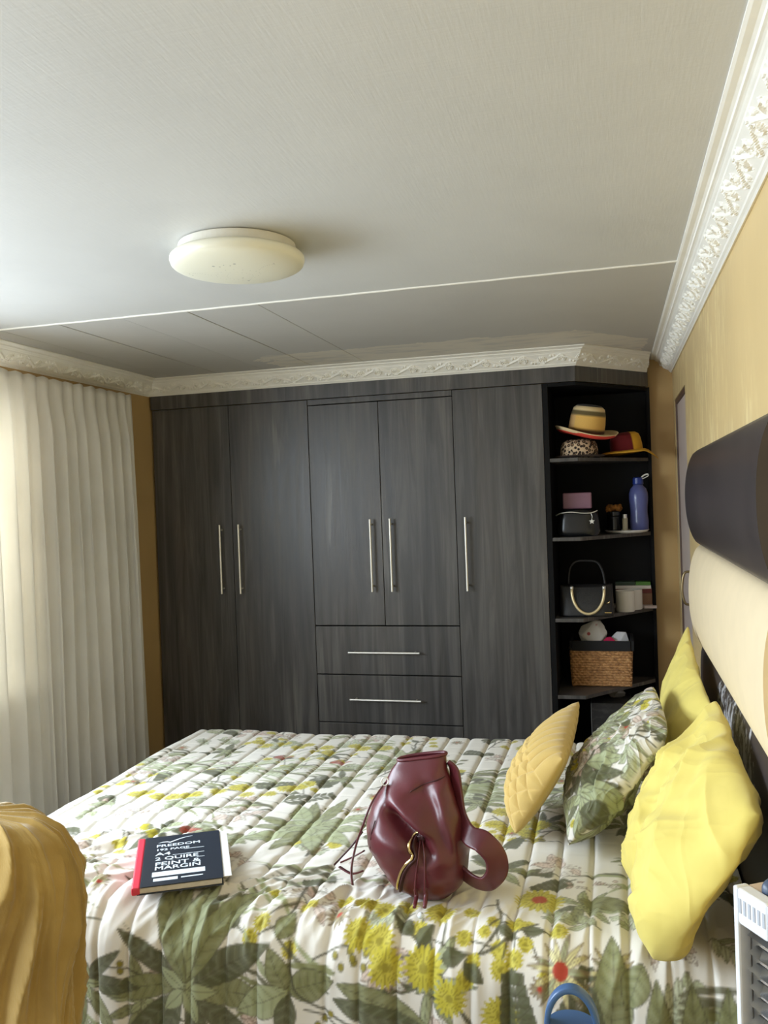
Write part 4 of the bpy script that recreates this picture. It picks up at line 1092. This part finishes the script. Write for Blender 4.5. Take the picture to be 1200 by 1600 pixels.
# ------------------------------------------------------------------ things on the open shelves
def rotm(rx=0, ry=0, rz=0): return Matrix.Rotation(rz, 4, 'Z') @ Matrix.Rotation(ry, 4, 'Y') @ Matrix.Rotation(rx, 4, 'X')
def hat(name, c, tilt, crown, brim, label, mats, sxy=(1,1), wave=.0, band=None, cols=None, nseg=64, droop=None):
    T = Matrix.Translation(c) @ tilt
    h = empty(name, c, label, 'hat', 'hats on the top shelf')
    def loft(prof, nm, mat, wv=0, col=None, thick=.003):
        V = []; cc = []
        P = prof
        for i, (r, z) in enumerate(P):
            for k in range(nseg):
                q = 2*math.pi*k/nseg; zz_ = z+(wv*(r/P[-1][0])**2*math.sin(2*q+.6) if wv else 0)
                if droop: zz_ += droop(q, r)
                V.append(T @ Vector((r*sxy[0]*math.cos(q), r*sxy[1]*math.sin(q), zz_))); cc.append(col(i/(len(P)-1), q) if col else (0,0,0))
        F = [(i*nseg+k, i*nseg+(k+1) % nseg, (i+1)*nseg+(k+1) % nseg, (i+1)*nseg+k) for i in range(len(P)-1) for k in range(nseg)]
        if P[0][0] < 1e-4: pass
        o = mesh_obj(nm, V, F, mat, h, smooth=True, cols=cc if col else None)
        s_ = o.modifiers.new('solid', 'SOLIDIFY'); s_.thickness = thick; s_.offset = 0
        return o
    loft(crown, 'crown', mats[0], 0, cols)
    loft(brim, 'brim', mats[1], wave)
    if len(mats) > 2 and mats[2]: loft([(r*.985, z-.004) for r, z in brim], 'brim_underside', mats[2], wave, thick=.002)
    if band: loft(band, 'hat_band', mats[3], 0, thick=.004)
    return h
z5 = SH[4]
tl = NT('leopard_print_felt'); vo = tl.node('ShaderNodeTexVoronoi'); vo.inputs['Scale'].default_value = 62; tl.link(tl.coords(), vo.inputs['Vector'])
vd = tl.ramp(vo.outputs['Distance'], [(.20, lin((150,116,82))), (.34, lin((36,24,18))), (.50, lin((44,30,22))), (.58, lin((206,180,146)))])
tl.base(vd); tl.set(Roughness=.85); M_LEO = tl.m
M_DBR = simple('dark_brown_felt', (62,48,40), .9)
M_RED = simple('red_woven_straw', (206,60,44), .75, bump=.4, bscale=200)
M_STRAW = simple('natural_straw', (222,196,150), .8, bump=.5, bscale=160)
M_YST = simple('golden_straw', (214,160,40), .75, bump=.5, bscale=160)
M_MAR = simple('maroon_felt', (104,22,26), .8)
M_STR = attr_mat('striped_straw', .8, .5, 160, .1, .002)
crn = lambda R, Hh: [(R*1.0, 0), (R*.99, Hh*.35), (R*.95, Hh*.65), (R*.86, Hh*.86), (R*.66, Hh*.97), (R*.35, Hh*1.0), (0.0005, Hh*.985)]
hat('felt_hat', (-.155, 4.44, z5+.006), rotm(), crn(.092, .088), [(.092,.0),(.105,-.002),(.118,.002),(.128,.006)], 'leopard print hat lying underneath the striped straw hat', [M_LEO, M_DBR, None], sxy=(1,.95))
def stripes(f_, q):
    zf = f_
    if zf > .60: c = (46,44,44)
    elif zf > .42: c = (226,200,150)
    elif zf > .30: c = (104,90,56)
    elif zf > .06: c = (226,180,96) if math.sin(q*1.5) > -.3 else (214,170,110)
    else: c = (92,62,40)
    return lin(c)
def crn2(R, Hh): 
    out = []
    base = crn(R, Hh); n = 24
    for i in range(n+1):
        t_ = i/n*(len(base)-1); k = min(int(t_), len(base)-2); f_ = t_-k; out.append((base[k][0]*(1-f_)+base[k+1][0]*f_, base[k][1]*(1-f_)+base[k+1][1]*f_))
    return out
hat('straw_hat', (-.118, 4.45, z5+.128), rotm(.10, .16, .0), crn2(.088, .140), [(.088,.0),(.112,-.006),(.130,-.010),(.146,-.004),(.156,.010)], 'striped straw hat with red underside on top of the pile', [M_STR, M_STRAW, M_RED], sxy=(1,.95), wave=.012, cols=stripes)
def droopf(q, r):
    x = r*math.cos(q); return -max(0, x-.085)**1.35*2.2
hat('sun_hat', (.078, 4.60, z5+.028), rotm(0, -.10, 0), crn2(.080, .100), [(.078,.0),(.095,.004),(.112,.006),(.130,.002),(.150,-.004)], 'golden straw sun hat with drooping brim over the shelf end', [M_STR, M_YST, None], sxy=(1,.82), wave=.006, droop=droopf, cols=lambda f_, q: lin((104,22,26)) if math.cos(q-.25) < .15 else lin((214,160,40)))

z4 = SH[3]
M_BLKP = simple('black_patent', (16,17,20), .22, var=.1)
M_PINK = simple('dusty_pink_card', (128,90,104), .5, var=.06)
M_WHT = simple('white_ceramic', (232,228,218), .25, var=.02)
cb2 = empty('cosmetic_bag', (-.172, 4.43, z4), 'black patent cosmetic bag with pale zip and star charm on the second shelf', 'cosmetic bag')
prof = []
nn1, nn2 = 14, 40
V = []
for i in range(nn1+1):
    f_ = i/nn1; zz_ = z4+.001+.128*f_; b = 1-.10*(2*f_-1)**4-.12*f_
    for k in range(nn2):
        q = 2*math.pi*k/nn2; c0, s0 = math.cos(q), math.sin(q)
        V.append((-.172+.112*b*math.copysign(abs(c0)**.5, c0), 4.435+.070*b*math.copysign(abs(s0)**.6, s0), zz_+.006*math.sin(3*q)*f_))
F = [(i*nn2+k, i*nn2+(k+1) % nn2, (i+1)*nn2+(k+1) % nn2, (i+1)*nn2+k) for i in range(nn1) for k in range(nn2)]+[tuple(range(nn2))[::-1], tuple(nn1*nn2+k for k in range(nn2))]
mesh_obj('body', V, F, M_BLKP, cb2, smooth=True)
MB().tube(spline([(-.278,4.395,z4+.106),(-.25,4.372,z4+.118),(-.20,4.365,z4+.122),(-.15,4.365,z4+.116),(-.105,4.368,z4+.116),(-.075,4.385,z4+.126)], 30), .0030, 6).build('zip', M_STEEL, cb2, smooth=True)
MB().tube(spline([(-.105,4.362,z4+.114),(-.100,4.358,z4+.098),(-.102,4.356,z4+.088)], 10), .0014, 6).build('charm_cord', M_STEEL, cb2)
star = []
for k in range(10):
    r_ = .0145 if k % 2 == 0 else .0065; star.append((-.102+r_*math.sin(k*math.pi/5), z4+.074+r_*math.cos(k*math.pi/5)))
vs = [(x, 4.353, z) for x, z in star]+[(x, 4.357, z) for x, z in star]
MB().add(vs, [tuple(range(10)), tuple(range(10,20))[::-1]]+[(i,(i+1)%10,10+(i+1)%10,10+i) for i in range(10)]).build('star_charm', M_WHT, cb2)
o = MB().box(-.243, -.102, 4.42, 4.50, z4+.137, z4+.218).build('gift_box', M_PINK, bevel=.006); tag(o, 'dusty pink box standing on the black cosmetic bag', 'box')
o = MB().lathe([(0,0),(.075,0),(.100,.004),(.110,.013),(.112,.016),(.108,.016),(.099,.008),(.07,.005),(0,.005)], (.066, 4.645, z4+.0006), 56).build('plate', M_WHT, smooth=True); tag(o, 'white plate at the right end of the second shelf', 'plate')
bo = empty('water_bottle', (.130, 4.655, z4+.006), 'tall lilac blue water bottle with loop lid on the second shelf', 'bottle')
zb = z4+.0095
t = NT('lilac_blue_plastic'); t.base(rgba((92,98,150))); t.set(Roughness=.25); t.p.inputs['Subsurface Weight'].default_value = .1; M_LIL = t.m
M_DBL = simple('deep_blue_plastic', (38,56,128), .3)
MB().lathe([(0,zb),(.040,zb),(.046,zb+.006),(.047,zb+.05),(.043,zb+.095),(.043,zb+.115),(.048,zb+.165),(.047,zb+.195),(.040,zb+.218),(.027,zb+.232),(.024,zb+.240),(0,zb+.240)], (.130,4.655,0), 44).build('body', M_LIL, bo, smooth=True)
MB().lathe([(0,zb+.241),(.026,zb+.241),(.027,zb+.244),(.026,zb+.272),(.022,zb+.277),(0,zb+.278)], (.130,4.655,0), 36).build('cap', M_DBL, bo, smooth=False)
MB().tube(spline([(.148,4.645,zb+.268),(.165,4.64,zb+.274),(.182,4.638,zb+.284),(.178,4.645,zb+.292),(.160,4.65,zb+.286),(.148,4.652,zb+.276)], 30), .003, 8, flat=(1.5,.8)).build('loop', M_WHT, bo, smooth=True)
jz = z4+.0085
o = MB().lathe([(0,jz),(.034,jz),(.036,jz+.004),(.036,jz+.078),(.033,jz+.082),(.037,jz+.084),(.037,jz+.104),(.034,jz+.107),(0,jz+.107)], (.005, 4.655, 0), 36).build('cream_jar', M_BLKP, smooth=False, bevel=0); tag(o, 'small black jar standing on the white plate', 'jar')
tub = empty('lotion_tube', (.058, 4.60, jz), 'small pale tube beside the black jar on the plate', 'tube')
MB().lathe([(0,jz),(.013,jz),(.0135,jz+.004),(.0135,jz+.07),(0,jz+.07)], (.058,4.60,0), 20).build('body', simple('pale_khaki_plastic', (186,178,150), .35), tub, smooth=False)
MB().lathe([(0,jz+.0705),(.011,jz+.0705),(.011,jz+.09),(0,jz+.091)], (.058,4.60,0), 20).build('cap', M_STEEL, tub, smooth=False)
sc_pts = [(.005+.028*math.cos(a)+.004*math.sin(5*a), 4.655+.026*math.sin(a), jz+.122+.007*math.sin(3*a)) for a in [2*math.pi*k/60 for k in range(60)]]
o = MB().tube(sc_pts, [.013+.0035*math.sin(k*1.9) for k in range(60)], 10, closed=True).build('scrunchie', simple('golden_brown_velvet', (150,98,36), .8, var=.3, nscale=60), smooth=True); tag(o, 'golden brown hair scrunchie resting on the black jar', 'scrunchie')

z3 = SH[2]
hb_ = empty('handbag', (-.145, 4.42, z3), 'black handbag with gold hoop handle on the third shelf', 'handbag')
M_HB = simple('black_pebbled_leather', (22,21,22), .42, var=.1, bump=.4, bscale=220)
V = []; nn1, nn2 = 16, 44
for i in range(nn1+1):
    f_ = i/nn1; wx = .135-.004*f_; wy = .068*(1-.62*f_)+.008*math.sin(f_*math.pi)
    for k in range(nn2):
        q = 2*math.pi*k/nn2; c0, s0 = math.cos(q), math.sin(q)
        V.append((-.145+wx*math.copysign(abs(c0)**.35, c0), 4.43+wy*math.copysign(abs(s0)**.5, s0), z3+.001+.158*f_-.010*f_*(1-abs(c0))))
F = [(i*nn2+k, i*nn2+(k+1) % nn2, (i+1)*nn2+(k+1) % nn2, (i+1)*nn2+k) for i in range(nn1) for k in range(nn2)]+[tuple(range(nn2))[::-1], tuple(nn1*nn2+k for k in range(nn2))]
mesh_obj('body', V, F, M_HB, hb_, smooth=True)
M_HOOP = simple('cream_gold_hoop', (226,206,160), .35, .5, var=.03)
hoop = [(-.133-.078*math.cos(a)*(1-.05*math.sin(a)), 4.372-.016*math.sin(a), z3+.128-.112*math.sin(a)**.9) for a in [math.pi*k/30 for k in range(31)]]
MB().tube([(-.211,4.385,z3+.142)]+hoop+[(-.055,4.385,z3+.142)], .0072, 10).build('hoop_handle', M_HOOP, hb_, smooth=True)
for x in (-.211, -.055): MB().tube([(x, 4.382, z3+.132), (x, 4.376, z3+.150)], .0085, 10).build('handle_ring', M_STEEL, hb_, smooth=True)
MB().tube(spline([(-.230,4.455,z3+.15),(-.222,4.455,z3+.23),(-.19,4.455,z3+.268),(-.13,4.455,z3+.272),(-.085,4.455,z3+.262),(-.06,4.455,z3+.215),(-.050,4.455,z3+.15)], 40), .006, 10).build('top_handle', M_HB, hb_, smooth=True)
MB().box(-.055, -.022, 4.353, 4.357, z3+.020, z3+.025).build('brand_bar', M_GOLD, hb_)
MB().tube([(-.047,4.362,z3+.066),(-.033,4.358,z3+.072),(-.030,4.358,z3+.078)], .003, 6).build('clasp', M_GOLD, hb_, smooth=True)
def mug(x, y, r, h, lab):
    o = MB().lathe([(0,z3+.0005),(r*.94,z3+.0005),(r,z3+.006),(r,z3+h),(r-.003,z3+h+.001),(r-.006,z3+h-.002),(r-.006,z3+.012),(0,z3+.010)], (x, y, 0), 40).build('mug', M_WHT, smooth=True)
    md = o.modifiers.new('es', 'EDGE_SPLIT'); md.split_angle = math.radians(50); return tag(o, lab, 'mug', 'white mugs on the third shelf')
mug(.046, 4.580, .048, .106, 'white mug standing in front beside the black handbag'); mug(.088, 4.668, .046, .104, 'white mug half hidden behind the front mug')
bk = [((-.02,.186), (4.715,4.785), .0, .016, (198,186,178), 'pale book at the bottom of the stack behind the mugs', 0),
      ((.142,.205), (4.690,4.712), .0, .014, (206,190,184), 'thin pale booklet lying in front of the book stack', 0),
      ((.0,.184), (4.716,4.784), .0165, .060, (134,96,70), 'thick tan book in the stack behind the mugs', 0),
      ((.0,.184), (4.718,4.784), .0770, .022, (116,48,40), 'dark red book in the stack behind the mugs', 0),
      ((.0,.180), (4.718,4.784), .0995, .018, (224,216,202), 'cream book near the top of the stack', 0),
      ((.0,.100), (4.720,4.784), .1180, .020, (40,58,36), 'dark green book on the left of the top of the stack', 0),
      ((.104,.178), (4.718,4.784), .1180, .018, (80,128,44), 'bright green booklet on the right of the top of the stack', 0)]
for (x0, x1), (y0, y1), dz, hh, c, lab, _ in bk:
    b = empty('book', ((x0+x1)/2, (y0+y1)/2, z3+dz), lab, 'book', 'books on the third shelf')
    mc = simple('book_cover_%d%d' % (c[0], c[1]), c, .5)
    z0_, z1_ = z3+dz+.0003, z3+dz+hh-.0003
    MB().box(x0+.001, x1-.002, y0+.002, y1-.001, z0_+.0021, z1_-.0021).build('page_block', M_PAGE2, b)
    m = MB(); m.box(x0, x1, y0, y1, z0_, z0_+.002); m.build('back_cover', mc, b); m = MB(); m.box(x0, x1, y0, y1, z1_-.002, z1_); m.build('front_cover', mc, b)
    MB().box(x0, x1, y0, y0+.0018, z0_+.0021, z1_-.0021).build('spine', mc, b)

z2 = SH[1]
ba = empty('wicker_basket', (-.083, 4.62, z2), 'woven rush basket with black cloth liner on the lower shelf', 'basket')
tw = NT('woven_rush'); v = tw.coords()
tw.base(tw.ramp(tw.noise(tw.coords((40,40,60)), 1.6, 4, .6), [(.3, lin((124,84,46))), (.55, lin((182,132,80))), (.75, lin((214,168,112)))])); tw.set(Roughness=.65)
tw.bump(tw.noise(v, 260, 3), .3, .001); M_RUSH = tw.m
bx0, bx1, by0, by1, bh = -.238, .072, 4.505, 4.745, .198
per = 2*((bx1-bx0)+(by1-by0)); nu_, nv_ = 420, 60
V = []
rc = .022
def perim(s):
    w, dpt = bx1-bx0, by1-by0
    segs = [((bx0, by0), (1,0), w, (0,-1)), ((bx1, by0), (0,1), dpt, (1,0)), ((bx1, by1), (-1,0), w, (0,1)), ((bx0, by1), (0,-1), dpt, (-1,0))]
    for p0, dr, L, nr in segs:
        if s <= L+1e-9: return (p0[0]+dr[0]*s, p0[1]+dr[1]*s), nr, s, L
        s -= L
    return (bx0, by0), (0,-1), 0, w
lw, lh = .0205, .0132
for j in range(nv_+1):
    fz = j/nv_; z = z2+.002+bh*fz; row = int(fz*bh/lh); rf = (fz*bh/lh) % 1.0
    for k in range(nu_):
        s = per*k/nu_; (x, y), nr, sl_, L = perim(s)
        e_ = min(sl_, L-sl_); cin = max(0, 1-e_/rc)**2*.008
        u_ = (s/lw+.5*(row % 2)+.35*(rf-.5)) % 1.0
        hgt = .0055*math.sin(math.pi*u_)**.6*math.sin(math.pi*rf)**.5
        tp = -.012*(1-fz)
        xx = x+nr[0]*(hgt-cin+tp)+( -.0 if True else 0); yy_ = y+nr[1]*(hgt-cin+tp)
        xx = min(max(xx, bx0-.006+.012*(1-fz)), bx1+.006-.012*(1-fz))
        V.append((xx, yy_, z))
F = [(j*nu_+k, j*nu_+(k+1) % nu_, (j+1)*nu_+(k+1) % nu_, (j+1)*nu_+k) for j in range(nv_) for k in range(nu_)]+[tuple(range(nu_))[::-1]]
mesh_obj('woven_body', V, F, M_RUSH, ba, smooth=True)
lm = simple('black_liner_cloth', (26,25,25), .85, bump=.3)
zl0, zl1 = z2+bh-.012, z2+bh+.040
for a in ((bx0+.012, bx1-.008, by0-.0105, by0-.0045), (bx0+.012, bx1-.008, by1+.0045, by1+.0105), (bx0-.0005, bx0+.0115, by0-.0045, by1+.0045), (bx1-.0075, bx1+.0095, by0-.0045, by1+.0045)):
    MB().box(*a, zl0, zl1).build('liner_cuff', lm, ba, bevel=.003)
MB().box(bx0+.025, bx1-.025, by0+.02, by1-.02, z2+.02, z2+bh-.030).build('liner_fill', lm, ba)
def crumple(name, c, r, mat, lab, cat, seed, sq=(1,1,1), k=.35):
    bm = bmesh.new(); bmesh.ops.create_icosphere(bm, subdivisions=4, radius=1)
    gq = random.Random(seed); pl = [(Vector((gq.gauss(0,1), gq.gauss(0,1), gq.gauss(0,1))).normalized(), gq.uniform(1-k, 1)) for _ in range(16)]
    for v_ in bm.verts:
        d_ = v_.co.normalized(); rr_ = min([1.15]+[o_/max(d_.dot(n_), 1e-3) for n_, o_ in pl if d_.dot(n_) > .05]); v_.co = d_*rr_
    vs = [(c[0]+v_.co.x*r*sq[0], c[1]+v_.co.y*r*sq[1], c[2]+v_.co.z*r*sq[2]) for v_ in bm.verts]; fs = [tuple(v_.index for v_ in f_.verts) for f_ in bm.faces]; bm.free()
    return tag(mesh_obj(name, vs, fs, mat), lab, cat)
tp_ = NT('printed_white_plastic'); vo = tp_.node('ShaderNodeTexVoronoi'); vo.inputs['Scale'].default_value = 17; tp_.link(tp_.coords(), vo.inputs['Vector'])
tp_.base(tp_.ramp(vo.outputs['Distance'], [(.16, lin((176,52,44))), (.22, lin((226,220,210)))])); tp_.set(Roughness=.35)
zt_ = z2+bh
crumple('plastic_bag', (-.118, 4.60, zt_+.057), .072, tp_.m, 'white plastic bag with red print poking out of the basket', 'plastic bag', 3, (1,.7,1.0))
crumple('tissue_pack', (.012, 4.60, zt_+.030), .046, M_PLAST, 'white packet standing at the right inside the basket', 'packet', 9, (1,.8,1.25), .3)
crumple('cloth_bundle', (-.035, 4.552, zt_+.012), .028, simple('magenta_cloth', (206,24,84), .6), 'magenta bundle in the middle of the basket top', 'cloth', 12, (1.35,.8,1.25), .3)

z1 = SH[0]
fbx = empty('storage_box', (-.03, 4.6, z1), 'dark scuffed box with pale edge on the bottom shelf', 'box')
tb = NT('scuffed_black_card'); v = tb.coords()
tb.base(tb.ramp(tb.noise(tb.coords((9,9,30)), 2.0, 6, .7), [(.50, lin((40,37,35))), (.70, lin((70,66,62))), (.78, lin((120,114,108)))])); tb.set(Roughness=.6)
MB().box(-.137, .06, 4.47, 4.70, z1+.001, z1+.296).build('carton', tb.m, fbx, bevel=.002)
MB().box(-.1400, -.1375, 4.467, 4.70, z1+.002, z1+.294).build('edge_strip', simple('grey_edge', (150,150,150), .5), fbx)
crumple('plastic_bag', (-.01, 4.60, z1+.324), .032, simple('grey_plastic', (150,146,140), .4), 'small grey crumpled bag on top of the dark box', 'plastic bag', 15, (1.6,1,.85))
